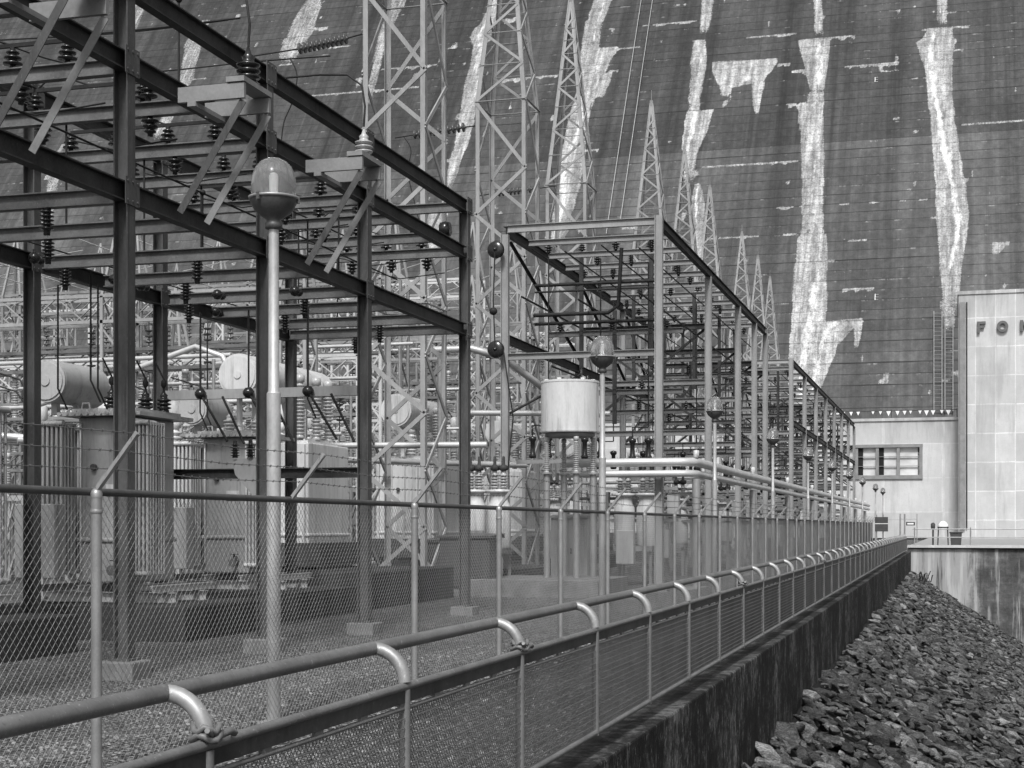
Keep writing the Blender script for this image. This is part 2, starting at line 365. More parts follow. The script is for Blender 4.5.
# riprap bank
def bank_z(x, y):
    t = min(max((y-8)/60, 0), 1.15)
    return H - 2.78 + .42*t**.8 - (.60+.06*t)*(x-GX)
b = MB(); NX, NY = 26, 46
V = []
for i in range(NX):
    for j in range(NY):
        x = GX-.05 + i*.62; y = 2 + j*1.86; V.append((x, y, bank_z(x, y)-.10 + .12*math.sin(x*2.1+y*1.3)*math.sin(y*.9)))
b.add(V, [(i*NY+j, (i+1)*NY+j, (i+1)*NY+j+1, i*NY+j+1) for i in range(NX-1) for j in range(NY-1)], True)
tag(b.build('bank', 'bank'), kind='structure')
protos = []
for k in range(16):
    bm = bmesh.new()
    for _ in range(15):
        p = Vector(rng.normal(size=3)); p.normalize(); p *= random.uniform(.75, 1.05)
        bm.verts.new((p.x*.62, p.y*.5, p.z*random.uniform(.20,.33)))
    r_ = bmesh.ops.convex_hull(bm, input=bm.verts)
    bmesh.ops.delete(bm, geom=[e for e in r_['geom_interior'] if isinstance(e, bmesh.types.BMVert)], context='VERTS')
    bmesh.ops.bevel(bm, geom=bm.edges[:], offset=.03, segments=1, affect='EDGES')
    me = bpy.data.meshes.new('riprap_stone'); bm.to_mesh(me); bm.free(); me.materials.append(M['rock'])
    vv = np.array([v.co[:] for v in me.vertices]); ff = [tuple(p.vertices) for p in me.polygons]
    protos.append((me, vv, ff))
rocks = []
for yy in np.arange(11, 86, .20):
    stepx = .195
    for xx in np.arange(GX+.1, GX+11.5, stepx):
        if yy > 55 and random.random() < .12: continue
        x, y = xx+random.uniform(-.16,.16), yy+random.uniform(-.16,.16)
        if x < GX+.12: x = GX+.16
        s = min(.46, .185*math.exp(random.gauss(.05,.46)))
        z = bank_z(x, y)+random.uniform(-.06,.07)
        u, v_, d = proj(x, y, z)
        vis = -20 < u < 1050 and v_ < 790
        rocks.append((vis*s/d, x, y, z, s, random.randrange(16), random.uniform(0,6.28), max(-.45,min(.45,random.gauss(0,.20))), .40+max(-.5,min(.5,random.gauss(0,.26)))))
rocks.sort(key=lambda r: -r[0])
def rock_matrix(r):
    _, x, y, z, s, k, rz, rx, ry = r
    return Matrix.Translation((x,y,z)) @ Matrix.Rotation(ry,4,'Y') @ Matrix.Rotation(rx,4,'X') @ Matrix.Rotation(rz,4,'Z') @ Matrix.Diagonal((s*1.15,s,s*.95,1))
for r in rocks[:300]:
    o = bpy.data.objects.new('riprap_stone', protos[r[5]][0]); col.objects.link(o); o.matrix_world = rock_matrix(r)
    tag(o, 'angular grey stone lying loose on the rocky bank below the dark wall', 'rock', 'loose stones on the bank')
VV, FF, off = [], [], 0
for r in rocks[300:]:
    _, vv, ff = protos[r[5]]; m4 = np.array(rock_matrix(r))
    VV.append(vv @ m4[:3,:3].T + m4[:3,3]); FF += [tuple(i+off for i in f) for f in ff]; off += len(vv)
me = bpy.data.meshes.new('riprap'); me.from_pydata(np.concatenate(VV).tolist(), [], FF); me.materials.append(M['rock']); me.update()
o = bpy.data.objects.new('riprap', me); col.objects.link(o)
tag(o, 'mass of smaller and farther grey riprap stones covering the sloping bank', 'rocks', kind='stuff')

# ------------------------------------------------------------------ dam
D0, BAT = 186.0, .75
def vnoise(x, y, seed):
    r = np.random.default_rng(seed); T = r.random((256,256))
    xi, yi = np.floor(x).astype(int), np.floor(y).astype(int); fx, fy = x-xi, y-yi
    fx, fy = fx*fx*(3-2*fx), fy*fy*(3-2*fy)
    a, b_, c_, d_ = T[xi % 256, yi % 256], T[(xi+1) % 256, yi % 256], T[xi % 256, (yi+1) % 256], T[(xi+1) % 256, (yi+1) % 256]
    return (a*(1-fx)+b_*fx)*(1-fy)+(c_*(1-fx)+d_*fx)*fy
def dam_grid(xs, zs):
    X, Z = np.meshgrid(xs, zs, indexing='ij'); Y = D0 + BAT*Z
    d = -X*SN + Y*CS; U = U0+F*(X*CS+Y*SN)/d; Vv = V0-F*(Z-H)/d
    # the drawn shapes of the lime curtains: (strength, [(v, left, right), ...]) down the face
    curtains = [
     (.62, [(-60,815,821),(0,814,822),(38,814,824)]), (1, [(40,798,830),(50,801,829),(70,806,827),(92,811,824)]), (1, [(93,811,824),(106,806,824)]),
     (1, [(104,795,823),(112,799,823),(125,800,823),(180,802,823),(208,803,823),(237,802,823)]),
     (1, [(236,798,826),(262,796,827),(300,793,827),(322,792,826),(350,790,822),(385,789,812),(414,788,806)]),
     (.85, [(322,807,862),(330,807,850),(345,806,838),(365,806,830),(385,806,822),(402,807,814)]), (.8, [(322,853,861),(334,854,860),(348,855,858)]),
     (.42, [(92,808,824),(240,803,822)]), (.4, [(230,800,824),(412,796,812)]), (.4, [(40,692,706),(190,684,694)]), (.4, [(20,585,602),(110,574,594)]), (.4, [(300,940,958),(330,944,954)]),
     (.7, [(-60,938,946),(0,937,947),(27,938,946)]),
     (1, [(28,929,952),(40,921,953),(42,917,954),(75,926,952),(120,931,954),(180,935,964),(215,937,969),(240,938,966),(262,940,962),(290,943,959),(320,944,954)]),
     (.55, [(-60,703,713),(0,702,714),(36,700,708)]), (1, [(40,695,704),(60,694,707),(80,693,703),(100,692,699),(112,690,696)]),
     (1, [(111,687,712),(120,686,710),(135,684,706),(150,683,698),(162,684,692),(185,684,688)]), (1, [(183,696,699),(192,693,703),(205,691,705),(240,692,704),(264,694,702)]),
     (.8, [(62,712,777),(70,712,772),(80,716,764),(88,720,732)]), (.75, [(75,716,735),(96,722,730)]), (.8, [(64,748,766),(85,751,763),(100,753,761),(115,756,759)]),
     (1, [(-60,596,616),(0,594,612),(25,587,600),(48,586,599)]), (.9, [(48,591,618),(58,591,612),(70,590,606),(76,590,602)]), (.9, [(74,586,613),(84,588,608),(97,591,604)]),
     (.95, [(92,576,592),(120,569,588),(150,562,584),(185,558,580),(220,552,570),(252,550,560)]),
     (.85, [(-60,496,506),(0,490,502),(18,484,498),(37,470,490),(46,474,486),(63,470,484),(97,463,479),(133,457,472),(162,450,461),(197,443,450)]), (.8, [(205,432,448),(232,424,446),(260,424,436)]),
     (0.33, [(-40,318,330),(0,305,322),(30,288,314),(50,280,302),(68,280,290)]), (0.3, [(-40,395,412),(5,388,405),(35,378,388),(75,370,378),(112,362,370)]),
     (0.3, [(-20,140,152),(0,136,150),(38,122,133),(82,106,116)]), (0.32, [(20,198,210),(47,184,201),(77,179,194),(108,166,178),(145,150,160)]), (0.28, [(150,56,68),(190,46,58),(235,38,48)])]
    s = np.zeros_like(U); core = np.zeros_like(U)
    wx = U + 1.8*(vnoise(np.floor(Z/LIFT)*3.7, X*.15, 3)-.5) + 1.6*(vnoise(X*1.1, Z*.2, 4)-.5)
    for k, (st, cu_) in enumerate(curtains):
        vs = [p[0] for p in cu_]; l_ = np.interp(Vv, vs, [p[1] for p in cu_]); r_ = np.interp(Vv, vs, [p[2] for p in cu_])
        ve = Vv + .066*(U-cu_[0][1])              # the top of a curtain follows its lift joint
        top = np.clip((ve-vs[0]+.5)/1.5, 0, 1); fade = top*np.clip((vs[-1]+2-Vv)/(.10*(vs[-1]-vs[0])+2), 0, 1)
        e = np.minimum(wx-l_, r_-wx)
        s = np.maximum(s, np.clip(.5+e/3.6, 0, .86)*fade*(.35+.65*st))
        hw = (r_-l_)/2; cc = (l_+r_)/2 + hw*.5*(vnoise(Z*.12+k*5.3, Z*0+k, 9)-.5)*2
        cw = hw*(.16+.30*vnoise(Z*.2+k*2.7, Z*0+k*4.1, 10))+.5
        core = np.maximum(core, np.clip(1.15-.6*np.abs(wx-cc)/cw, 0, 1)*(.45+.75*vnoise(Z*.10+k, Z*0+.5*k, 12))*fade*st*(e > -1))
    # seepage curtains hanging from a lift joint: (u0, u1, v, drip length)
    ledges = [(776,792,66,3),(790,812,68,4),(586,642,47,5),(842,902,64,3),(797,858,40,4),(920,972,28,3),(926,944,42,14),(798,815,42,16),
              (745,800,38,2),(775,806,208,3),(796,808,106,18),(824,838,40,3),(786,800,104,4),(826,836,258,2),(780,798,236,2),(908,922,75,3),(953,966,48,3),(960,972,175,3),(964,976,214,2),(928,940,215,3),(682,694,135,2),(704,716,111,2),(606,622,74,3),(700,712,20,4),(816,828,15,4),(944,958,12,4),(484,500,37,3),(462,476,97,2),(440,462,162,2),(300,330,30,3),(270,300,66,2),(150,210,77,2),(690,716,108,3),(840,875,288,2),(300,352,47,4),(500,560,78,4),(640,700,20,3),(690,760,240,2),(845,868,242,2),(990,1010,246,6),(560,600,150,5),(560,640,230,4),(300,420,92,2),(380,440,70,4),(700,800,162,1.5),(830,930,198,1.5),(960,1030,118,2)]
    for k, (u0, u1, v0, dl) in enumerate(ledges):
        t = ((u0+u1)/2-U0)/F; w_ = (V0-v0)/F; k_ = (D0+BAT*H)/((SN*t+CS)-BAT*w_)
        zl = round((H+w_*k_)/LIFT)*LIFT
        n1 = vnoise(U*.16+k*9.3, U*0+k*3.1, 5+k); n2 = vnoise(U*.5+k*3.3, U*0+k*1.7, 25+k)
        drip = dl*.155*(.08+1.9*n1**2.2+.5*n2**3)
        q = (zl-Z)/np.maximum(drip, .05)
        m_ = (U > u0+3*n2) & (U < u1-4*n1) & (Z < zl+.1) & (q < 1)
        s = np.maximum(s, np.where(m_, .78-.25*np.clip(q,0,1), 0))
        core = np.maximum(core, np.where(m_, .50*(1-np.clip(q,0,1)), 0))
    # short flecks of lime below scattered joints
    fl = vnoise(X*.35, np.floor(Z/LIFT)*7.7, 41)*vnoise(X*1.3, Z*.8, 43)
    s = np.maximum(s, np.clip((fl-.62)*3.2, 0, .6))
    return X, Y, Z, s, core
def dam_mesh(xs, zs):
    X, Y, Z, S, CO = dam_grid(xs, zs); nx, nz = X.shape
    co = np.stack([X,Y,Z], -1).reshape(-1,3).astype(np.float32)
    i, j = np.meshgrid(np.arange(nx-1), np.arange(nz-1), indexing='ij'); a = (i*nz+j).ravel()
    fa = np.stack([a, a+nz, a+nz+1, a+1], -1).astype(np.int32)
    me = bpy.data.meshes.new('dam')
    me.vertices.add(len(co)); me.vertices.foreach_set('co', co.ravel())
    me.loops.add(fa.size); me.loops.foreach_set('vertex_index', fa.ravel())
    me.polygons.add(len(fa)); me.polygons.foreach_set('loop_start', np.arange(0, fa.size, 4, dtype=np.int32)); me.polygons.foreach_set('loop_total', np.full(len(fa), 4, dtype=np.int32))
    at = me.attributes.new('stain', 'FLOAT', 'POINT'); at.data.foreach_set('value', S.ravel().astype(np.float32))
    at = me.attributes.new('lime_core', 'FLOAT', 'POINT'); at.data.foreach_set('value', CO.ravel().astype(np.float32))
    me.materials.append(M['dam']); me.update(calc_edges=True); return me
xs_ = np.concatenate([np.arange(-320,-150,3.0), np.arange(-150, 42, .32), np.arange(42,160,3.0)])
zs_ = np.concatenate([np.arange(-4, 12, 2.0), np.arange(12, 104, .30), np.arange(104,134,3.0)])
dam = bpy.data.objects.new('dam', dam_mesh(xs_, zs_)); col.objects.link(dam); WORLD[dam.name] = Vector((0,0,0))
tag(dam, 'huge dark sloping concrete dam face streaked with white lime runs', 'dam')
def dam_pt(u, v, lift=.05):
    """where a view ray meets the dam face"""
    t = (u-U0)/F; w = (V0-v)/F
    dx, dy, dz = CS*t - SN, SN*t + CS, w
    k = (D0 - BAT*(-H))/(dy - BAT*dz)
    return Vector((dx*k, dy*k - lift, H + dz*k))
for (u, v_) in ((875, 82), (875, 300)):          # white gauge marks painted on the face
    p = dam_pt(u, v_); b = MB(); b.bar(p, p+Vector((0,.75*.9,.9))*1.0, .09, .03, (0,-1,0))
    for q in range(3): b.bar(p+Vector((0,.30*q*.98,.40*q+.02)), p+Vector((.42,.30*q*.98,.40*q+.02)), .09, .03)
    b.build('gauge_mark', 'white', dam)
# foot gutter line of pennants handled below; two thin cables climbing the face
for (a, c_) in (((608,235),(652,-60)), ((622,222),(663,-60))):
    p, q = dam_pt(*a, lift=1.2), dam_pt(*c_, lift=1.2)
    b = MB(); b.tube([p,(p+q)/2+Vector((0,-.4,-.3)),q], .05, 5); o = b.build('hoist_cable', 'bus')
    tag(o, 'left one of two thin pale cables climbing the dam face' if a[0] == 608 else 'right one of two thin pale cables climbing the dam face', 'cable', 'pale cables on the dam face')

# ------------------------------------------------------------------ powerhouse
PY = 165.0; GB = .66
ph = thing('powerhouse', 'pale concrete powerhouse with large block letters and a lower windowed wing', 'building', (0, PY, GB))
b = MB(); b.bx(.35, 74, PY, PY+17, GB, 25.6); b.build('main_block', 'ph_main', ph)
b = MB(); b.bx(.25, 74, PY-.12, PY+17, 25.602, 25.95); b.build('coping', 'ph_main', ph)
wing = MB(); WZ = 13.0
wx0, wx1, wz0, wz1 = -12.2, -3.6, 7.3, 10.2
wing.bx(-40, wx0, PY+3, PY+14, GB, WZ); wing.bx(wx1, .349, PY+3, PY+14, GB, WZ)
wing.bx(wx0, wx1, PY+3, PY+14, GB, wz0); wing.bx(wx0, wx1, PY+3, PY+14, wz1, WZ)
wing.build('wing', 'ph_wing', ph)
b = MB(); b.bx(-40.1, .348, PY+2.85, PY+14, WZ+.002, WZ+.3); b.build('wing_coping', 'ph_wing', ph)
wf = MB(); y = PY+3
wf.bx(wx0-.25, wx1+.35, y-.18, y+.25, wz0-.42, wz0-.02); wf.bx(wx0-.25, wx1+.35, y-.14, y+.25, wz1+.02, wz1+.35)
wf.bx(wx1+.02, wx1+.33, y-.13, y+.25, wz0-.018, wz1+.018); wf.bx(wx0-.24, wx0-.02, y-.13, y+.25, wz0-.018, wz1+.018)
for k in range(1, 4):
    x = wx0 + (wx1-wx0)*k/4; wf.bx(x-.16, x+.16, y-.05, y+.3, wz0, wz1)
for z in (wz0+.95, wz1-.95): wf.bx(wx0, wx1, y+.06, y+.2, z-.025, z+.025)
w_ = wf.build('window', 'steel_light', ph)
for k in range(4):
    x0 = wx0 + (wx1-wx0)*k/4+.17; x1 = wx0 + (wx1-wx0)*(k+1)/4-.17
    b = MB(); b.bx(x0, x1, y+.32, y+.36, wz0, wz1); b.build('pane', 'pane', w_)
    if k in (1, 2):
        b = MB(); b.bx(x0, x0+.5, y+.22, y+.315, wz0, wz1); b.build('open_sash', 'black', w_)
b = MB(); b.bx(.45, 1.0, PY-.35, PY-.002, GB+1, 24.8); b.build('downpipe', 'steel_light', ph)
b = MB(); b.bx(1.1, 1.22, PY-.2, PY-.002, GB+1, 24.8); b.build('conduit', 'steel', ph)
def letter(ch, x, z, h, w, t):
    b = MB(); y0, y1 = PY-.32, PY-.002
    if ch == 'F':
        b.bx(x, x+t, y0, y1, z, z+h); b.bx(x+t, x+w, y0, y1, z+h-t*.9, z+h); b.bx(x+t, x+w*.82, y0, y1, z+h*.42, z+h*.42+t*.8)
    elif ch == 'O':
        n = 24; cx, cz = x+w*.62, z+h/2; v = []
        for (rx, rz) in ((w*.66,h/2),(w*.66-t,h/2-t*.95)):
            for yy in (y0, y1):
                for k in range(n): a = 6.28319*k/n; v.append((cx+rx*math.cos(a), yy, cz+rz*math.sin(a)))
        f = []
        for k in range(n):
            k2 = (k+1) % n
            f += [(k,k2,n+k2,n+k),(2*n+k,3*n+k,3*n+k2,2*n+k2),(k,2*n+k,2*n+k2,k2),(n+k,n+k2,3*n+k2,3*n+k)]
        b.add(v, f)
    else:
        b.bx(x, x+t, y0, y1, z, z+h); b.bx(x+w-t, x+w, y0, y1, z, z+h)
        v = [(x+t,yy,zz) for yy in (y0+.01,y1) for zz in (z+h, z+h-t*1.5)] + [(x+w-t,yy,zz) for yy in (y0+.01,y1) for zz in (z+t*1.5, z)]
        b.add(v, [(0,1,5,4),(2,6,7,3),(0,4,6,2),(1,3,7,5),(0,2,3,1),(4,5,7,6)])
    b.build('letter', 'letter', ph)
zL = H + (528-334)*158.7/1548
for ch, u in (('F', 977), ('O', 997), ('N', 1020)):
    t = (u-512)/F; x = PY*(t*CS-SN)/(CS+t*SN); letter(ch, x, zL, 1.15, .85, .28)

# row of white pennants strung on the wing roof
pn = thing('pennant_line', 'line of small white triangles strung along the wing roof', 'pennants', (-12, PY+4, WZ+.3))
b = MB(); b.tube([(-13.2, PY+4, WZ+1.15), (.2, PY+4, WZ+1.15)], .035, 5); b.build('cord', 'steel', pn)
for x in (-13.2, -6.5, .2):
    b = MB(); b.tube([(x, PY+4, WZ+.3), (x, PY+4, WZ+1.25)], .05, 6); b.build('post', 'steel', pn)
for k in range(17):
    x = -12.9 + k*.77 + random.uniform(-.12,.12)
    if k == 5: continue
    b = MB(); w = random.uniform(.14,.25); b.add([(x-w,PY+3.97,WZ+1.12),(x+w,PY+3.97,WZ+1.12),(x,PY+3.97,WZ+1.12-w*2.2),(x-w,PY+4.0,WZ+1.12),(x+w,PY+4.0,WZ+1.12),(x,PY+4.0,WZ+1.12-w*2.2)],
        [(0,1,2),(3,5,4),(0,3,4,1),(1,4,5,2),(2,5,3,0)]); b.build('pennant', 'white', pn)
# stair ladder frames against the dam
def ladder(u0, u1, vt, vb, label, nr):
    p0, p1, q0, q1 = dam_pt(u0, vb, .7), dam_pt(u1, vb, .7), dam_pt(u0, vt, .7), dam_pt(u1, vt, .7)
    t = thing('access_ladder', label, 'ladder', tuple(p0), 'access ladders on the dam face')
    for a, c_ in ((p0,q0),(p1,q1)):
        b = MB(); b.bar(a, c_, .12, .12, (0,-1,0)); b.build('side_rail', 'galv_dull', t)
    for k in range(nr):
        f_ = (k+.5)/nr; b = MB(); b.bar(p0.lerp(q0,f_), p1.lerp(q1,f_), .09, .09); b.build('rung', 'galv_dull', t)
    for f_ in (.05,.35,.65,.95):
        for a, c_ in ((p0,q0),(p1,q1)): b = MB(); s_ = a.lerp(c_,f_); b.bar(s_, s_+Vector((0,.8,0)), .07, .07); b.build('bracket', 'steel', t)
ladder(934, 942, 312, 412, 'left steel ladder standing against the dam beside the powerhouse', 26)
ladder(945, 953, 322, 412, 'right steel ladder against the dam nearest the powerhouse corner', 24)

# tailrace wall, deck railing and the small things on the deck
b = MB(); b.bx(-2.5, 75, 86.0, 86.59, -13, .60); tag(b.build('tailrace_wall', 'tail'), 'streaked concrete tailrace wall closing the far end of the rocky bank', 'wall')
b = MB(); b.bx(-2.45, 75, 85.8, 86.8, .664, .80); tag(b.build('coping_slab', 'ph_wing'), 'pale coping slab along the top of the tailrace wall', 'coping')
dr = thing('deck_railing', 'low two-rail pipe railing along the tailrace wall top', 'railing', (-2.2, 86.4, .8))
for z in (1.22, 1.66):
    b = MB(); b.tube([(-2.2,86.4,z),(75,86.4,z)], .03, 6); b.build('rail', 'galv', dr)
for k in range(22):
    b = MB(); b.tube([(-2.1+k*2.9,86.4,.8),(-2.1+k*2.9,86.4,1.75)], .04, 6); b.build('post', 'galv', dr)
def at_depth(u, v, Y):
    t = (u-U0)/F; k = Y/(SN*t+CS); return Vector((k*(CS*t-SN), Y, H + k*(V0-v)/F))
# notice boards
def board(u0, u1, v0, v1, Y, label, posts, m, zg, name='notice_board', cells=None):
    p, q = at_depth(u0, v0, Y), at_depth(u1, v1, Y)
    t = thing(name, label, 'sign', ((p.x+q.x)/2, Y, zg))
    b = MB(); b.bx(p.x, q.x, Y-.04, Y+.02, q.z, p.z); pn_ = b.build('panel', m, t)
    for x in posts(p.x, q.x):
        b = MB(); b.tube([(x, Y+.07, zg), (x, Y+.07, p.z+.15)], .045, 6); b.build('post', 'galv', t)
    if cells:
        b = MB()
        for (a, c_, d, e) in cells: b.bx(p.x+(q.x-p.x)*a, p.x+(q.x-p.x)*c_, Y-.052, Y-.042, q.z+(p.z-q.z)*d, q.z+(p.z-q.z)*e)
        b.build('lettering', 'white' if m != 'white' else 'sign_dark', pn_)
board(875, 888, 517, 531.5, 104, 'dark square notice board on posts at the end of the yard fence', lambda a, c: (a+.1, c-.3), 'sign_dark', g(104), cells=[(0,1,.52,.56)])
board(906, 915, 522, 525.5, 112, 'small wide dark sign on the thin gate past the railing end', lambda a, c: (), 'sign_dark', .66, 'gate_sign', [(.15,.85,.3,.7)])
# thin gate frame that carries the small sign
p0, p1 = at_depth(901, 514, 112.1), at_depth(917, 514, 112.1)
t = thing('pipe_gate', 'thin pipe gate with tall posts beyond the railing end', 'gate', (p0.x, 112.1, .66))
for x in (p0.x-.05, p0.x+.25, p1.x):
    b = MB(); b.tube([(x,112.1,.66),(x,112.1,p0.z)], .06 if x < p0.x+.3 else .035, 6); b.build('post', 'galv', t)
for z in (p0.z-.35, 1.15):
    b = MB(); b.tube([(p0.x,112.1,z),(p1.x,112.1,z)], .03, 6); b.build('cross_bar', 'galv', t)
b = MB(); b.tube([(p0.x-.05,112.1,p0.z-.4),(p0.x-4,112.1,p0.z-.4)], .02, 6); b.build('cross_bar', 'galv', t)
# bin
p = at_depth(956, 545, 90); t = thing('waste_bin', 'dark tapered bin standing against the deck railing', 'bin', (p.x, 90, .66))
b = MB(); n = [( -.32,-.3),(.32,-.3),(.32,.3),(-.32,.3)]
v = [(p.x+x*.82, 90+y*.82, .66) for x, y in n] + [(p.x+x, 90+y, 1.42) for x, y in n]
b.add(v, [(3,2,1,0),(4,5,6,7)] + [(i,(i+1)%4,4+(i+1)%4,4+i) for i in range(4)]); b.build('body', 'sign_dark', t, bevel=.02)
b = MB(); b.bx(p.x-.36, p.x+.36, 89.66, 90.34, 1.425, 1.50); b.build('lid', 'steel', t, bevel=.02)
# A-frame stand with pale cover
p = at_depth(943, 544, 95); t = thing('equipment_stand', 'four-legged dark stand under a small white hood on the deck', 'stand', (p.x, 95, .66))
for x in (-.26,.26):
    for y in (-.22,.22):
        b = MB(); b.tube([(p.x+x*1.15,95+y,.66),(p.x+x,95+y,1.72)], .04, 6); b.build('leg', 'steel', t)
b = MB(); b.bx(p.x-.32,p.x+.32,94.7,95.3,1.72,1.80); b.build('top', 'steel', t)
b = MB(); b.lathe((p.x,95,1.80), [(.30,0),(.28,.16),(.14,.3),(0,.34)], 10); b.build('hood', 'white', t)
p = at_depth(933, 538, 94); t = thing('hydrant', 'slim dark standpipe on the deck left of the hooded stand', 'standpipe', (p.x, 94, .66))
b = MB(); b.tube([(p.x,94,.66),(p.x,94,1.65)], .05, 8); b.build('pipe', 'steel', t)
b = MB(); b.lathe((p.x,94,1.65), [(.05,0),(.12,.04),(.13,.3),(.06,.38),(0,.4)], 10); b.build('head', 'sign_dark', t)

# ------------------------------------------------------------------ guard railing
RX, PX = -2.55, -2.40
def zr(y): return H-.565 + .0024*y     # top rail
def zm(y): return H-.735 + .0024*y     # cap rail
def zb(y): return H-1.46 + .0040*y     # bottom rail
PITCH, Y0R, NP = 1.935, 4.68-2*1.935, 43
gr = thing('guard_railing', 'long pipe guard railing with curved rail brackets and mesh infill on the wall', 'railing', (PX, 5, .13))
YS, YE = -1.2, Y0R + PITCH*(NP-1)+.3
def path(x, zf, y0=YS, y1=YE, n=12): return [(x, y0+(y1-y0)*k/n, zf(y0+(y1-y0)*k/n)) for k in range(n+1)]
b = MB(); b.tube(path(RX, zr), .031, 14); b.build('top_rail', 'rail', gr)
b = MB(); b.tube(path(PX, zm), .020, 12); b.build('cap_rail', 'rail', gr)
b = MB(); b.prism((PX,YS,zm(YS)-.040),(PX,YE,zm(YE)-.040),[(-.012,-.032),(.012,-.032),(.012,.032),(-.012,.032)]); b.build('cap_plate', 'steel', gr)
b = MB(); b.tube(path(PX, lambda y: zm(y)-.098), .011, 8)
for k in range(int((YE-YS)/.48)):
    y = YS+.1+k*.48; b.box((PX,y,zm(y)-.084),(.016,.08,.026))
b.build('mesh_rod', 'rail', gr)
b = MB(); b.tube(path(PX, zb), .024, 12); b.build('bottom_rail', 'galv_dull', gr)
post_p = MB(); post_p.tube([(0,0,-.02),(0,0,.70)], .027, 12)
el = MB(); el.tube([(RX-PX+.15*math.sin(t), 0, .015+.15*math.cos(t)) for t in [math.pi/2*k/8 for k in range(9)]], .030, 14)
cl = MB(); cl.tube([(.0+.047*math.cos(t),.047*math.sin(t),.0+.012*math.sin(3*t)) for t in [6.4*k/14 for k in range(15)]], .012, 6)
cl.tube([(0.0+.043*math.cos(t+.5),.047*math.sin(t+.5),.028+.012*math.cos(4*t)) for t in [6.4*k/14 for k in range(15)]], .011, 6)
cl.tube([(.03,.02,.0),(.045,.09,.012),(.03,.15,-.004)], .014, 6); cl.tube([(.03,-.02,.01),(.04,-.07,.03)], .010, 6)
P0 = E0 = C0 = None
def diamond(b, p, q, z0, z1, cell, r, diagonal_up=True):
    """woven wire between two uprights: two families of slanting wires"""
    p, q = Vector(p), Vector(q); Lh = (q-p).length; d = (q-p)/Lh; nrm = Vector((-d.y, d.x, 0))*r*.9
    hgt = z1-z0; kx = hgt*1.0
    for fam in (0, 1):
        s = -kx
        while s < Lh:
            a0, a1 = s, s+kx; f0, f1 = 0, 1
            if a0 < 0: f0 = -a0/kx
            if a1 > Lh: f1 = (Lh-a0)/kx
            if f1 > f0:
                fa, fb = (f0, f1)
                pa = p + d*(s+kx*fa); pb = p + d*(s+kx*fb)
                za, zb_ = (z0+hgt*fa, z0+hgt*fb) if fam == 0 else (z1-hgt*fa, z1-hgt*fb)
                oo = nrm if fam == 0 else -nrm
                b.prism((pa.x+oo.x, pa.y+oo.y, za+pa.z), (pb.x+oo.x, pb.y+oo.y, zb_+pb.z), [(r,0),(0,r),(-r,0),(0,-r)], smooth=True, caps=False)
            s += cell
for k in range(NP):
    y = Y0R + k*PITCH; base = (PX, y, zb(y))
    if P0 is None:
        P0 = post_p; o = MB(); o.v = [(v[0]+base[0], v[1]+base[1], v[2]+base[2]) for v in post_p.v]; o.f = post_p.f; o.s = post_p.s
        P0 = o.build('post', 'galv_dull', gr, base); po = P0
        eb = (PX, y, zr(y)-.165)
        o = MB(); o.v = [(v[0]+eb[0], v[1]+eb[1], v[2]+eb[2]) for v in el.v]; o.f = el.f; o.s = el.s; E0 = o.build('elbow', 'galv_bright', P0, eb)
    else:
        po = clone(P0, gr, base); clone(E0, po, (PX, y, zr(y)-.165))
    if k in (2, 4, 9, 15):
        cb_ = (PX, y, zm(y)+.028)
        if C0 is None:
            o = MB(); o.v = [(v[0]+cb_[0], v[1]+cb_[1], v[2]+cb_[2]) for v in cl.v]; o.f = cl.f; o.s = cl.s; C0 = o.build('wire_tie', 'rail', po, cb_)
        else: clone(C0, po, cb_)
    if k < NP-1:
        b = MB(); y1 = y+PITCH
        zlo, zhi = zb(y)+.02, zm(y)-.10
        diamond(b, (PX-.012,y+.03,0), (PX-.012,y1-.03,.0048), zlo, zhi, .034, .0021)
        mp_ = b.build('mesh_panel', 'wire_guard', gr); b = MB()
        for q in range(1, 14): b.bar((PX+.012,y+.03,zlo+(zhi-zlo)*q/14),(PX+.012,y1-.03,zlo+(zhi-zlo)*q/14+.0048), .004, .005)
        b.build('cross_wire', 'rail', mp_)

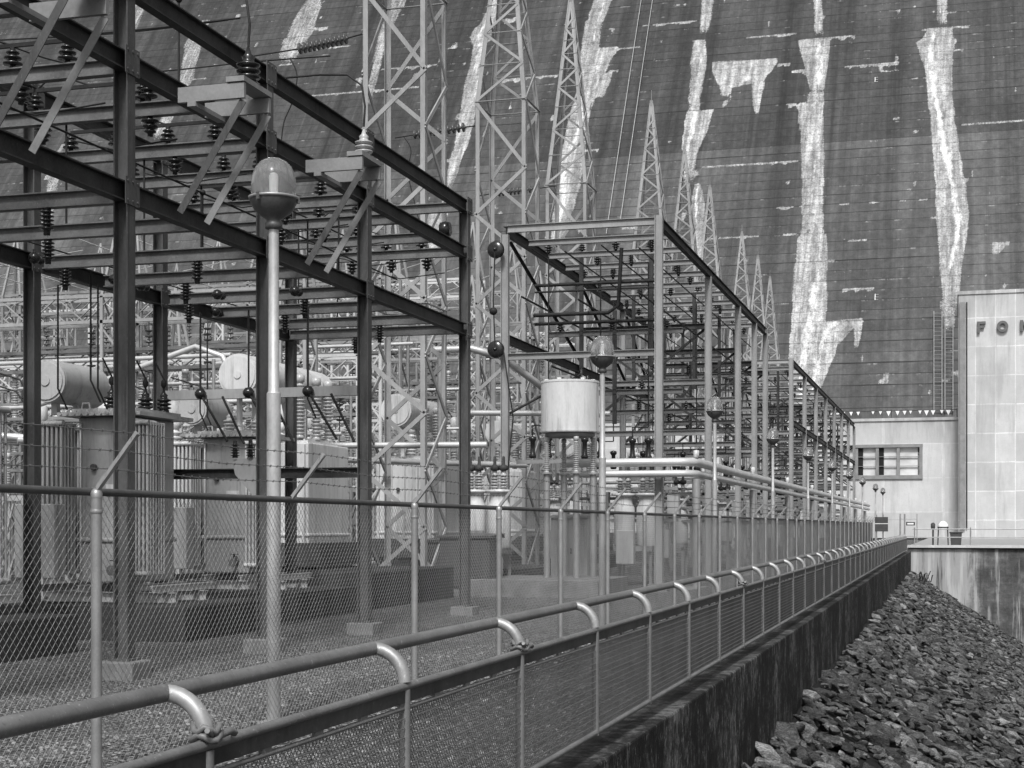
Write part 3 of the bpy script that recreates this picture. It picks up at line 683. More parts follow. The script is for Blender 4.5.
# ------------------------------------------------------------------ chain link fence
FX = -5.42
def zf(y): return H + .225 + .0012*y
fn = thing('chain_link_fence', 'tall chain-link yard fence with slanted arms and three barbed wires', 'fence', (FX, 10, .03))
FY0, FP, NF = 8.93-3.08*3, 3.08, 36
FYE = FY0+FP*(NF-1)
b = MB(); b.tube([(FX, FY0+(FYE-FY0)*k/20, zf(FY0+(FYE-FY0)*k/20)) for k in range(21)], .0265, 10); b.build('top_rail', 'fence_rail', fn)
pm = am = cp = None
for k in range(NF):
    y = FY0+k*FP; zt = zf(y)
    if k == 4:                                       # here the lamp pole stands in for a fence post
        clone(am, fn, (FX+.055, y, zt)); continue
    bs = (FX+.055, y, g0(y))
    if pm is None:
        b = MB(); b.tube([(bs[0],y,bs[2]-.05),(bs[0],y,zt-.035)], .035, 12); pm = b.build('post', 'galv', fn, bs); po = pm
        b = MB(); b.lathe((bs[0],y,zt-.14), [(.039,0),(.043,.012),(.039,.024)], 12); b.lathe((bs[0],y,zt-.04), [(.037,0),(.039,.03),(.030,.05),(.018,.06),(0,.062)], 12)
        cp = b.build('post_cap', 'galv', po, (bs[0],y,zt))
        b = MB(); b.prism((bs[0],y,zt+.02),(bs[0]+.29,y,zt+.38),[(-.022,-.02),(.022,-.02),(.022,-.012),(-.012,-.012),(-.012,.02),(-.022,.02)],(-1,0,1)); am = b.build('arm', 'galv', po, (bs[0],y,zt))
    else:
        po = clone(pm, fn, bs); po.scale.z = 1+(zf(y)-g0(y)-zf(FY0)+g0(FY0))/1.95*0
        clone(cp, po, (bs[0],y,zt)); clone(am, po, (bs[0],y,zt))
for f_ in (.30,.62,.94):
    b = MB(); pts = []
    for k in range(NF):
        y = FY0+k*FP; zt = zf(y)
        pts.append((FX+.055+.29*f_-.02, y, zt+.02+.36*f_+.02))
        if k < NF-1: pts.append((FX+.055+.29*f_-.02, y+FP/2, zf(y+FP/2)+.02+.36*f_+.02-.022))
    b.tube(pts, .0030, 5)
    for q in range(int((min(FYE,60)-FY0)/.127)):
        y = FY0+q*.127; k = (y-FY0)/FP; sag = 1-abs((k % 1)*2-1); z = zf(y)+.04+.36*f_-.022*sag; x = FX+.035+.29*f_
        b.bar((x-.006,y-.008,z-.010),(x+.006,y+.008,z+.010),.0035,.0035); b.bar((x+.004,y-.010,z+.009),(x-.004,y+.010,z-.009),.0035,.0035)
    b.build('barbed_wire', 'wire_dark', fn)
b = MB()
for k in range(NF-1):
    y = FY0+k*FP; y1 = y+FP; cell = .070
    diamond(b, (FX,y,0), (FX,y1,(zf(y1)-zf(y))), g0(y)+.03, zf(y)-.005, cell, .0019)
b.build('chain_link', 'wire', fn)
b = MB(); b.tube([(FX,FY0,g0(FY0)+.04),(FX,FYE,g0(FYE)+.04)], .004, 5); b.build('tension_wire', 'wire', fn)

# ------------------------------------------------------------------ yard lamps
LX = -5.58
def make_lamp(y):
    z0 = g0(y); top = H+3.14
    t = thing('yard_lamp', '', 'lamp', (LX,y,z0), 'pole lamps along the yard fence')
    b = MB(); b.tube([(LX,y,z0),(LX,y,z0+2.83)], .060, 16); b.tube([(LX,y,z0+2.83),(LX,y,z0+2.85),(LX,y,top-.78),(LX,y,top-.55)], [.058,.046,.044,.044], 16)
    b.lathe((LX,y,z0), [(.14,0),(.14,.03),(.07,.05)], 14); b.build('pole', 'galv_pole', t)
    b = MB(); b.lathe((LX,y,top-.60), [(.05,0),(.075,.01),(.075,.05),(.058,.08),(.10,.11),(.165,.165),(.20,.235),(.205,.26)], 20)
    for k in range(3):
        a = k*2.09+.3; b.box((LX+.205*math.cos(a),y+.205*math.sin(a),top-.345),(.03,.03,.06), a)
    bw_ = b.build('bowl', 'bowl', t)
    b = MB(); b.lathe((LX,y,top-.345), [(.19,0),(.214,.0),(.216,.022),(.19,.027)], 22); b.build('rim', 'galv_bright', bw_)
    b = MB(); b.lathe((LX,y,top-.32), [(.182,0),(.194,.03),(.193,.11),(.182,.185),(.155,.25),(.11,.30),(.055,.326),(.02,.333),(0,.334)], 24); gl = b.build('globe', 'glass', t)
    b = MB(); b.lathe((LX,y,top-.32), [(.045,0),(.045,.03),(.032,.04),(.032,.17),(.02,.19),(0,.195)], 14); b.build('bulb', 'white', gl)
    return t
names = ['nearest and largest pole lamp with a domed glass globe by the fence', 'second pole lamp, its globe in front of the white drum and tall frame',
 'third pole lamp along the fence, globe beside the bend of the pale pipes', 'fourth pole lamp along the fence before the far steel frame', 'fifth pole lamp along the fence before the far steel frame',
 'sixth pole lamp along the fence, among the far frame posts', 'seventh pole lamp along the fence, among the far frame posts', 'eighth pole lamp at the last post of the far frame',
 'left of two far pole lamps before the pale wing wall', 'right of two far pole lamps before the pale wing wall']
lamp0 = make_lamp(12.12); lamp0['label'] = names[0]
for k, y in enumerate((24.9, 37.3, 49.7, 62, 74.5, 87, 99.5, 116, 128)):
    clone_tree(lamp0, (LX if k < 7 else LX-.0, y, g0(11.94) + .0008*(y-12)), names[k+1])

# ------------------------------------------------------------------ insulator shapes (shared meshes)
def insulator_mb(c, kind='pin', s=1.0, up=1):
    b = MB(); x, y, z = c
    if kind == 'pin':
        pr = [(.03,0),(.03,.05),(.095,.055),(.10,.075),(.05,.10),(.045,.13),(.085,.135),(.088,.155),(.045,.18),(.04,.205),(.065,.21),(.067,.225),(.03,.25),(.03,.29),(0,.29)]
    elif kind == 'post':
        pr = [(.09,0),(.09,.04)]
        for k in range(5): pr += [(.075,.05+k*.085),(.145,.07+k*.085),(.15,.085+k*.085),(.08,.105+k*.085)]
        pr += [(.07,.50),(.07,.56),(0,.56)]
    elif kind == 'bush':
        pr = [(.13,0),(.13,.05)]
        for k in range(3): pr += [(.10,.06+k*.09),(.175,.085+k*.09),(.18,.11+k*.09),(.10,.135+k*.09)]
        pr += [(.085,.36),(.10,.40),(.05,.45),(.02,.55),(0,.55)]
    elif kind == 'tall':
        pr = [(.11,0),(.11,.06)]
        for k in range(14): pr += [(.085,.08+k*.09),(.14,.11+k*.09),(.14,.122+k*.09),(.085,.14+k*.09)]
        pr += [(.08,1.36),(.12,1.38),(.12,1.55),(0,1.57)]
    pr = [(r*s*(1.16 if kind == 'pin' else 1), h*s*up*(.86 if kind == 'pin' else 1)) for r, h in pr]
    b.lathe(c, pr, 12); return b
class Ins:
    def __init__(s, kind, m, sc=1.0, up=1, name='insulator'): s.k, s.m, s.sc, s.up, s.o, s.n = kind, m, sc, up, None, name
    def put(s, c, parent):
        if s.o is None: s.o = insulator_mb(c, s.k, s.sc, s.up).build(s.n, s.m, parent, c); return s.o
        return clone(s.o, parent, c)
PIN_UP, PIN_DN = Ins('pin','porcelain',1.1,1), Ins('pin','porcelain',1.1,-1)
POST_UP, POST_DN = Ins('post','porcelain',.85,1), Ins('post','porcelain',.62,-1)
BUSH = Ins('bush','porcelain',.9,1); BUSHG = Ins('bush','porcelain_grey',.8,1,'bushing'); TALLG = Ins('tall','porcelain_grey',1.0,1,'bushing'); BUSHD = Ins('bush','porcelain',.75,1,'bushing')
def ball(b, c, r): b.lathe(c, [(0,-r),(r*.6,-r*.8),(r,-r*.25),(r,r*.25),(r*.6,r*.8),(0,r)], 12)

# ------------------------------------------------------------------ steel bus structure, near bay
ZL, ZM, ZT = H+4.20, H+5.83, H+6.82
AX, BX = -10.0, -14.0
s1 = thing('steel_frame', 'near dark steel beam frame over the transformers, with slanting struts', 'steel frame', (AX, 21.4, .05), 'open steel bus frames')
PYs = [9.1, 13.2, 17.3, 21.4, 25.5, 31.3]
foot = None
for X in (AX, BX):
    for y in PYs:
        top = ZT-.13
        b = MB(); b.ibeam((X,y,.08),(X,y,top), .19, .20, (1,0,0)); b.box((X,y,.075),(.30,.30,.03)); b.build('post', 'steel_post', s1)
        b = MB(); b.box((X,y,-.09),(.50,.50,.30)); b.build('footing', 'pad', s1, bevel=.02)
    b = MB(); b.ibeam((X,8,ZL),(X,31.2,ZL), .15, .25); b.build('long_beam', 'steel', s1)
    b = MB(); b.ibeam((X,8,ZT),(X,31.4,ZT), .15, .25); b.build('long_beam', 'steel', s1)
    b = MB(); b.ibeam((X,8,ZM),(X,31.2,ZM), .15, .24 if X == AX else .15); b.build('long_beam', 'steel', s1)
CY = [10.9, 12.9, 15.1, 17.45, 19.35, 21.55, 23.45, 25.65, 27.45, 29.4, 31.1]
for y in CY:
    b = MB(); b.ibeam((BX+.08,y,ZM),(AX-.08,y,ZM), .13, .20); b.build('cross_beam', 'steel_mid', s1)
    b = MB(); b.ibeam((BX+.08,y,ZL),(AX-.08,y,ZL), .13, .20); b.build('cross_beam', 'steel_mid', s1)
for y in (10.9, 15.1, 31.3):
    b = MB(); b.ibeam((BX+.08,y,ZT),(AX-.08,y,ZT), .13, .20); b.build('cross_beam', 'steel_mid', s1)
for X in (AX, BX):
    for y in PYs:
        for z in (ZL, ZM, ZT):
            b = MB(); b.bx(X+.108, X+.120, y-.17, y+.17, z-.17, z+.17)
            for p in (-.12,0,.12):
                for q in (-.12,.12): b.lathe((X+.120, y+p, z+q), [(.019,0),(.019,.014),(0,.015)], 6, 'x', False)
            b.build('gusset', 'steel_post', s1)
for y in CY[2:]:
    b = MB(); b.bar((-13.4,y,ZM+.40),(-10.9,y,ZM+.40), .04, .05); b.tube([(-12.6,y,ZM+.40),(-12.3,y,ZM+.62),(-11.7,y,ZM+.40)], .014, 6); b.build('switch_blade', 'cable', s1)
    b = MB(); b.tube([(-12.15,y+.07,ZL+.1),(-12.15,y+.07,ZM-.1)], .016, 6); b.tube([(-12.15,y+.07,ZM-.3),(-11.4,y+.07,ZM-.5),(-10.4,y+.07,ZM-.42)], .012, 6); b.build('operating_rod', 'cable', s1)
# light switch beam and dark tie between the posts at the third frame
for y in (25.5,):
    b = MB(); b.bar((BX+.11,y-.02,H+2.42),(AX-.11,y-.02,H+2.42), .12, .17); b.build('switch_beam', 'tower', s1)
    b = MB(); b.ibeam((BX+.11,y,H+.98),(AX-.11,y,H+.98), .13, .18); b.build('tie_beam', 'steel', s1)
    for x in (-13.1,-12.15,-11.0):
        b = MB(); ball(b, (x,y-.17,H+2.42), .105); b.tube([(x,y-.17,H+2.5),(x,y-.17,ZL-.3)], .017, 6); b.build('switch_pivot', 'porcelain', s1)
        b = MB(); b.tube([(x+.05,y-.2,H+2.36),(x+.62,y-.35,H+1.55)], .022, 6); b.build('switch_arm', 'cable', s1); b = MB(); b.tube([(x+.45,y-.2,H+2.36),(x+.95,y-.35,H+1.5)], .022, 6); b.build('switch_arm', 'cable', s1)
    for (x, yy) in ((-12.35,25.2),(-12.05,25.2)):
        b = MB(); b.add(*(lambda bb:(bb.v,bb.f))(insulator_mb((x,yy,H+1.25),'post',.55))); b.build('switch_insulator', 'porcelain', s1)
    b = MB(); x, yy = -12.0, 25.2
    v = [(x-.42,yy,H+1.22),(x+.25,yy,H+1.27),(x+.25,yy,H+.62),(x+.02,yy,H+.55),(x-.35,yy,H+.95)]
    b.add(v+[(q[0],yy+.05,q[2]) for q in v], [(0,1,2,3,4),(9,8,7,6,5)]+[(i,(i+1)%5,5+(i+1)%5,5+i) for i in range(5)]); b.build('switch_plate', 'tower', s1)
# outrigger brackets with struts and bushings
for y in (10.2, 14.4, 18.6, 22.8):
    ys = (y-.05, y+.72); ZMB = ZM
    ZM = ZM - .11
    for q in ys:
        b = MB(); b.bar((AX+.09,q,ZM+.02),(AX+1.05,q,ZM+.02), .06, .20); br = b.build('bracket', 'steel_light', s1)
    b = MB(); b.bar((AX+.93,ys[0]-.05,ZM+.17),(AX+.93,ys[1]+.05,ZM+.17), .26, .07); b.build('bracket_channel', 'steel_light', br)
    b = MB(); b.bar((AX+.3,ys[0]-.05,ZM-.115),(AX+.3,ys[1]+.05,ZM-.115), .12, .06); b.build('bracket_channel', 'steel_light', br)
    for q in ys:
        b = MB(); b.angle((AX+.06,q,ZL+.02),(AX+.98,q,ZM-.08), .10, (1,0,-1)); b.build('strut', 'steel_post' if q == ys[0] else 'steel_light', br)
    if y > 14:
        bz = (AX+.93, y+.30, ZM+.205); (BUSH if y < 20 else BUSHG).put(bz, s1)
        b = MB(); pts = [(bz[0],bz[1],bz[2]+.48),(bz[0]+.02,bz[1],bz[2]+.80),(bz[0]-.05,bz[1]+.05,bz[2]+1.15),(bz[0]-.32,bz[1]+.1,bz[2]+1.36),(bz[0]-.8,bz[1]+.1,bz[2]+1.40),(bz[0]-1.6,bz[1]+.1,bz[2]+1.40)]
        b.tube(pts, .017, 6); b.build('jumper', 'cable', s1)
        if y > 18:
            for q in range(3):
                c = (AX-.9+.32*q, y+.34, ZM+.11); PIN_UP.put(c, s1)
    ZM = ZMB
# insulators and bus rods
cnt = 0; ZM = H+5.83
for i, y in enumerate(CY):
    for j, x in enumerate((-10.9,-11.7,-12.6,-13.4)):
        if (i*3+j) % 7 == 6 or y < 14: continue
        PIN_UP.put((x, y, ZM+.10), s1); cnt += 1
        if (i+j) % 2 == 0 or j == 1: PIN_DN.put((x+.12, y, ZM-.10), s1); cnt += 1
for x in (-10.9,-12.6):
    b = MB(); b.tube([(x,9,ZM+.44),(x,31.5,ZM+.44)], .016, 6); b.build('bus_rod', 'cable', s1)
for x in (-11.6,-13.0):
    b = MB(); b.tube([(x,9,ZM-.46),(x,31.5,ZM-.46)], .016, 6); b.build('bus_rod', 'cable', s1)
for x in (-10.35, -13.75):
    b = MB(); b.tube([(x,9,ZL+.22),(x,31.5,ZL+.22)], .012, 6); b.build('bus_rod', 'cable', s1)
for i, y in enumerate(CY):
    if y < 15: continue
    for x in ((-13.5,-11.2) if i % 2 else (-12.4,)):
        POST_DN.put((x, y, ZL-.10), s1)
# dark round insulators on the beam ends of the lower level
for (x, y) in ((-13.7,21.0),(-13.6,23.2),(-13.5,23.9),(-12.7,25.2),(-11.2,25.2),(-13.75,27.2),(-13.7,29.1)):
    b = MB(); ball(b, (x,y,ZL-.02), .095); ball(b, (x,y+.18,ZL-.02), .075); b.build('insulator', 'porcelain', s1)
# drop leads to the transformers
for (x, y) in ((-14.55,23.0),(-13.85,23.1),(-13.45,23.1),(-13.2,21.8),(-12.0,25.9),(-11.3,26.0),(-14.8,28.6),(-15.1,29.5)):
    b = MB(); z1 = ZL+ (1.4 if y > 25 and x > -12.6 else -.1); b.tube([(x,y,z1),(x,y,H+2.35),(x+.12,y+.1,H+2.0)], .016, 6); b.build('drop_lead', 'cable', s1)
# extra thin droppers seen against the dam
for (x, y, za, zb_) in ((-10.9,20.4,ZM+.4,ZT+.9),(-12.6,17.9,ZM+.4,ZT+1.0),(-10.9,26.5,ZL,ZM),(-13.0,28.4,ZL,ZM+.9),(-11.6,22.5,ZL+.2,ZM-.45)):
    b = MB(); b.tube([(x,y,za),(x,y,zb_)], .016, 6); ball(b,(x,y,zb_),.05); b.build('drop_lead', 'cable', s1)

# end-of-frame ball insulators on the two ends
for (x, y, z) in ((-10.45,31.35,ZT-.45),(-11.1,31.35,ZT-.45),):
    b = MB(); b.lathe((x,y,z), [(0,-.10),(.15,-.10),(.17,0),(.15,.10),(0,.10)], 14, 'x'); b.build('insulator', 'porcelain', s1)

# ------------------------------------------------------------------ second and third frames
def frame(name, label, ys, xl, xr, dense, footing=True):
    t = thing('steel_frame', label, 'steel frame', (xr, ys[0], g(ys[0])), 'open steel bus frames')
    zt = H+8.72
    y0, y1 = ys[0], ys[-1]
    for i, y in enumerate(ys):
        for X in (xl, xr):
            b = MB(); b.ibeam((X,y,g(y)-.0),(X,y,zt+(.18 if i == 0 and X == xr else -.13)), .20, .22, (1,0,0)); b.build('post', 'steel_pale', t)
            if footing:
                b = MB(); b.box((X,y,g(y)+.10),(.56,.56,.24)); b.build('footing', 'pad', t, bevel=.02)
    for X in (xl, xr):
        b = MB(); b.ibeam((X,y0+(.1 if X==xl else .1),zt),(X,y1,zt), .16, .26); b.build('long_beam', 'steel', t)
        if X == xl or dense:
            b = MB(); b.ibeam((X,y0+.11,H+5.55),(X,y1,H+5.55), .16, .25); b.build('long_beam', 'steel', t)
    yy = y0; k = 0
    while yy <= y1+.1:
        b = MB(); b.ibeam((xl+.08,yy,zt+.02),(xr-.11,yy,zt+.02), .14, .22 if k == 0 else .18); b.build('cross_beam', 'steel_pale' if k == 0 else 'steel_light', t)
        for j, x in enumerate((xl+.7, xl+1.7, xl+2.8, xl+3.9)):
            if (k+j) % 3 != 2 and k > 0: (PIN_DN if (k+j) % 2 else POST_DN).put((x, yy, zt-.08), t)
        if k > 0 and k % 2 == 0: PIN_UP.put((xl+1.2, yy, zt+.11), t); PIN_UP.put((xl+3.4, yy, zt+.11), t)
        yy += 2.35 if not dense else 3.7; k += 1
    for i, y in enumerate(ys):
        if dense and i % 2 and False: continue
        for z, m_ in ((H+5.0, 'steel_light'), (H+3.27, 'steel_light'), (H+6.9, 'steel')):
            if i == 0 and z != H+5.0: continue
            b = MB(); b.ibeam((xl+.11,y-.01,z),(xr-.11,y-.01,z), .14, .19); b.build('cross_beam', m_, t)
        if i > 0 or dense:
            b = MB(); zc = (H+3.3+H+6.8)/2; xm = (xl+xr)/2
            b.angle((xl+.1,y+.1,H+3.4),(xr-.1,y+.1,H+6.8), .08, (0,1,0)); b.angle((xl+.1,y+.16,H+6.8),(xr-.1,y+.16,H+3.4), .08, (0,1,0)); b.box((xm,y+.13,zc),(.34,.05,.26)); b.build('cross_brace', 'steel', t)
    for j, x in enumerate((xl+.7, xl+1.7, xl+2.8, xl+3.9)):
        b = MB(); b.tube([(x,y0+.4,zt-.52-.12*(j%2)),(x,y1+.2,zt-.52-.12*(j%2))], .022, 6); b.build('bus_rod', 'cable', t)
    # hanging switch gear under the frame
    for i, y in enumerate(ys[:-1]):
        for j, x in enumerate((xl+.9, xl+2.3, xl+3.6)):
            yy = y+1.6+.9*j if not dense else y+2
            b = MB(); b.tube([(x,yy,zt-.55),(x,yy,H+3.1)], .022, 6); b.tube([(x,yy,H+3.1),(x-.5,yy,H+3.1),(x-.5,yy,H+2.75)], .022, 6); b.build('drop_lead', 'cable', t)
            b = MB()
            for dx in (0,-.5): b.lathe((x+dx,yy,H+2.1), [(0,0),(.10,.01),(.12,.08),(.08,.14),(.07,.5),(.12,.56),(.12,.64),(0,.68)], 10)
            b.build('fuse_holder', 'porcelain', t)
            b = MB(); b.bar((x-1.0,yy,H+2.0),(x+.8,yy,H+2.0),.10,.12); b.build('fuse_bar','steel_light',t)
    for i in range(len(ys)-1):
        ya, yb = ys[i], ys[i+1]; ym = (ya+yb)/2
        for (x, za, zb_) in ((xl+1.2,H+5.1,zt-.1),(xr-1.1,H+5.1,zt-.1),((xl+xr)/2,H+3.3,H+6.9)):
            b = MB(); b.bar((x,ym,za),(x,ym,zb_),.12,.12,(1,0,0)); b.build('hanger','steel',t)
        for z in ((H+6.2,H+4.3) if not dense else (H+7.6,H+6.2,H+4.3,H+2.4)):
            b = MB(); b.ibeam((xl+.1,ym,z),(xr-.1,ym,z),.12,.17); b.build('cross_beam','steel_mid',t)
        for j,(x,z) in enumerate(((xl+.5,H+6.28),(xl+2.2,H+6.28),(xr-.6,H+6.28),(xl+1.4,H+4.38),(xr-1.4,H+4.38))):
            (POST_UP if j % 2 else PIN_UP).put((x,ym,z),t)
        for (x,z) in ((xl+.5,H+6.75),(xl+2.2,H+6.6),(xr-.6,H+6.75),(xl+1.4,H+4.7)):
            b = MB(); b.tube([(x,ya,z),(x,yb,z)],.03,6); b.build('bus_rod','cable',t)
        b = MB(); b.angle((xl+.1,ya+.1,H+3.4),(xl+.1,yb-.1,H+5.4),.08,(1,0,0)); b.build('side_brace','steel',t)
        b = MB(); b.angle((xl+.1,ya+.1,H+8.4),(xl+.1,yb-.1,H+5.8),.08,(1,0,0)); b.build('side_brace','steel',t)
        # racked switch cells low down behind the fence
        for z in (H+.25,H+.75,H+1.25):
            b = MB(); b.bar((xl+.3,ym+.3,z),(xr-.3,ym+.3,z),.10,.09); b.tube([(xl+.3,ym+.6,z+.2),(xr-.5,ym+.6,z+.2)],.05,8); b.build('rack_rail','steel_light',t)
        for x in (xl+.6,xl+1.5,xl+2.4,xr-.8):
            b = MB(); b.bar((x,ym+.3,g(ym)),(x,ym+.3,H+1.6),.10,.10,(1,0,0)); b.build('rack_leg','steel_light',t)
            b = MB(); b.box((x+.35,ym+.35,H+.5+.3*random.random()),(.36,.3,.5+.4*random.random())); b.build('switch_box',random.choice(('trafo','steel_mid','pale')),t)
    return t
s2 = frame('steel_frame', 'tall grey steel frame beside the white drum, first of the two tall frames', [43.5,52.7,60.2,65.3,69.2], -12.66, -8.1, False)
s3 = frame('steel_frame', 'farthest grey steel frame running on to the pale wing wall', [82,89.5,97,104.5,112,119.5,127,134.5], -12.7, -8.25, True)
# ring insulators on the near end of the second frame and rods inside it
for (z, x) in ((H+8.1,-12.85),(H+5.2,-12.85)):
    b = MB(); b.lathe((x,43.2,z), [(.07,-.10),(.22,-.10),(.25,-.05),(.17,-.02),(.25,.03),(.23,.10),(.07,.10)], 18, 'y'); ball(b,(x,43.1,z),.06); b.build('insulator', 'porcelain', s2)
b = MB(); b.tube([(-12.85,43.1,H+8.1),(-12.9,43.1,H+6.6),(-12.85,43.1,H+5.3)], .02, 6); ball(b,(-12.9,43.1,H+6.3),.12); b.tube([(-12.6,43.1,H+5.2),(-12.3,43.1,H+3.2),(-12.45,43.1,H+1.7)],.02,6); b.build('jumper','cable',s2)
for (z, w) in ((ZT+.55,.05),(ZT+.35,.03),(H+6.2,.05)):
    b = MB(); b.tube([(-12.3,45.5,z),(-8.6,45.5,z)], w, 8); b.build('bus_rod','cable',s2)
b = MB(); b.tube([(-12.2,45.0,H+6.4),(-9.9,45.0,H+6.4),(-9.6,45.0,H+6.6),(-9.5,45.0,H+8.3)], .06, 8); b.build('bus_rod','cable',s2)

# ------------------------------------------------------------------ lattice towers
def lattice(b, pts, up=(0,1,0), size=.05):
    for p, q in pts: b.bar(p, q, size, size*.5, up)
TW = .88
def make_tower(x, y, label):
    z0 = g(y); zs = H+14.3; za = H+22.3
    t = thing('lattice_tower', label, 'lattice tower', (x,y,z0), 'lattice masts before the dam')
    cs = [(-TW,-TW),(TW,-TW),(TW,TW),(-TW,TW)]
    for (a, c_) in cs:
        b = MB(); sx, sy = (1 if a < 0 else -1), (1 if c_ < 0 else -1)
        for (p, q) in (((x+a,y+c_,z0),(x+a,y+c_,zs)), ((x+a,y+c_,zs),(x+a*.06,y+c_*.06,za))):
            P, Q = Vector(p), Vector(q); w = .145
            b.prism(P+Vector((sx*w/2,sy*.008,0)), Q+Vector((sx*w/2*(.45 if q[2]==za else 1),sy*.008,0)), [(-w/2,-.008),(w/2,-.008),(w/2,.008),(-w/2,.008)], (0,1,0))
            b.prism(P+Vector((sx*.008,sy*w/2,0)), Q+Vector((sx*.008,sy*w/2*(.45 if q[2]==za else 1),0)), [(-.008,-w/2),(.008,-w/2),(.008,w/2),(-.008,w/2)], (0,1,0))
        b.build('leg', 'tower', t)
        b = MB(); b.box((x+a,y+c_,z0+.15),(.55,.55,.3)); b.build('footing','pad',t)
    def corner(k, z):
        f_ = 1.0 if z <= zs else 1-.94*(z-zs)/(za-zs); return Vector((x+cs[k%4][0]*f_, y+cs[k%4][1]*f_, z))
    for side in range(4):
        b = MB(); zlev = [z0+.35]; step = 1.5
        while zlev[-1]+step < zs-.3: zlev.append(zlev[-1]+step)
        zlev[-1] = zs
        z = zs; st = 1.25
        while z+st < za-.5: z += st; st = max(.42, st*.88); zlev.append(z)
        for i in range(len(zlev)-1):
            k0, k1 = (side, side+1) if i % 2 == 0 else (side+1, side)
            b.bar(corner(k0,zlev[i]), corner(k1,zlev[i+1]), .115 if zlev[i] < zs else .085, .04, (0,1,0) if side % 2 == 0 else (1,0,0))
        for z in (zs, zs-step*5.6, z0+.4):
            b.bar(corner(side,z), corner(side+1,z), .085, .02, (0,0,1))
        if side % 2 == 0:
            for z in zlev[-9:-1]: b.bar(corner(side,z), corner(side+1,z), .045, .02, (0,0,1))
        b.build('bracing', 'tower', t)
    b = MB(); b.box((x,y,za),(.16,.16,.3)); b.tube([(x,y,za+.15),(x,y,za+.7)], .02, 6); b.build('peak', 'steel_light', t)
    return t
def xat(u, Y): t = (u-U0)/F; return Y*(t*CS-SN)/(CS+t*SN)
tl = ['nearest lattice mast, its top cut off by the photo edge', 'second lattice mast, standing behind the first steel frame end', 'third lattice mast with its whole peak showing beside a white streak',
 'fourth lattice mast, its peak above the tall frame corner post', 'fifth lattice mast rising behind the tall frame', 'sixth lattice mast, just right of the short white streak',
 'seventh lattice mast, first of the far trio above the frame', 'eighth lattice mast, middle of the far trio', 'ninth and farthest lattice mast, above the far frame']
tspec = [(None,39.2,-14.2),(None,50.5,-14.6),(571,63.3,0),(651.5,80.2,0),(684.6,91,0),(710,101,0),(742,117.5,0),(758,128,0),(770,139,0)]
tw0 = None
for k, (u, Y, x) in enumerate(tspec):
    if u: x = xat(u, Y)
    if tw0 is None: tw0 = make_tower(x, Y, tl[k])
    else: clone_tree(tw0, (x, Y, g(39.2)), tl[k])
# strain insulator strings hung on wires before the dam
def strain(p, q, label, n, r):
    p, q = Vector(p), Vector(q); d = (q-p); t = thing('insulator_string', label, 'insulators', tuple((p+q)/2), 'strain insulator strings')
    b = MB()
    for k in range(n):
        c = p + d*((k+.5)/n); e = d.normalized()*(d.length/n)
        b.tube([c-e*.45, c-e*.2, c-e*.18, c+e*.1, c+e*.12, c+e*.45], [.05,.06,r,r*.96,.06,.05], 12)
    b.build('discs', 'porcelain_mid', t)
    return p, q, t
def pix(u, v, Y): return at_depth(u, v, Y)
for (a, c_, Y, lab, n, ext) in (((298,49),(348,38),41,'sloping string of grey disc insulators high before the dam',11,((228,60),(366,33))),
      ((413,135),(466,127),52,'middle string of dark disc insulators behind the nearest mast',11,((395,138),(480,125))),
      ((490,194),(532,189),62,'lower string of dark disc insulators behind the second mast',11,((478,196),(556,186)))):
    p, q, t = strain(pix(*a,Y), pix(*c_,Y), lab, n, .165)
    b = MB(); b.tube([pix(*ext[0],Y), p], .022, 6); b.tube([q, pix(*ext[1],Y)], .022, 6); b.build('wire', 'cable', t)
# slack overhead jumpers
def jumper(pts, label):
    b = MB(); pts = [pix(*p) for p in pts]
    out = []
    for i in range(len(pts)-1):
        p0 = pts[max(i-1,0)]; p1, p2 = pts[i], pts[i+1]; p3 = pts[min(i+2,len(pts)-1)]
        for k in range(5):
            t = k/5; out.append(.5*((2*p1)+(p2-p0)*t+(2*p0-5*p1+4*p2-p3)*t*t+(3*p1-p0-3*p2+p3)*t**3))
    out.append(pts[-1]); b.tube(out, .018, 6); tag(b.build('overhead_wire', 'cable'), label, 'wire', 'slack overhead wires')
jumper([(290,58,40),(297,75,40),(293,100,40),(284,122,40),(281,146,40)], 'slack wire dangling below the sloping insulator string')
jumper([(404,137,50),(411,150,50),(408,172,50),(414,200,50),(420,225,50)], 'slack wire hanging behind the nearest mast')
jumper([(0,40,30),(120,33,30),(228,20,30)], 'thin straight wire crossing high at the left in front of the dam')
jumper([(0,42,28),(60,62,30),(140,72,31),(250,62,32),(330,56,34)], 'long sagging wire crossing the upper left dam face')
jumper([(90,34,25),(156,28,25),(240,18,25)], 'thin wire from the tall top insulators to the upper left')

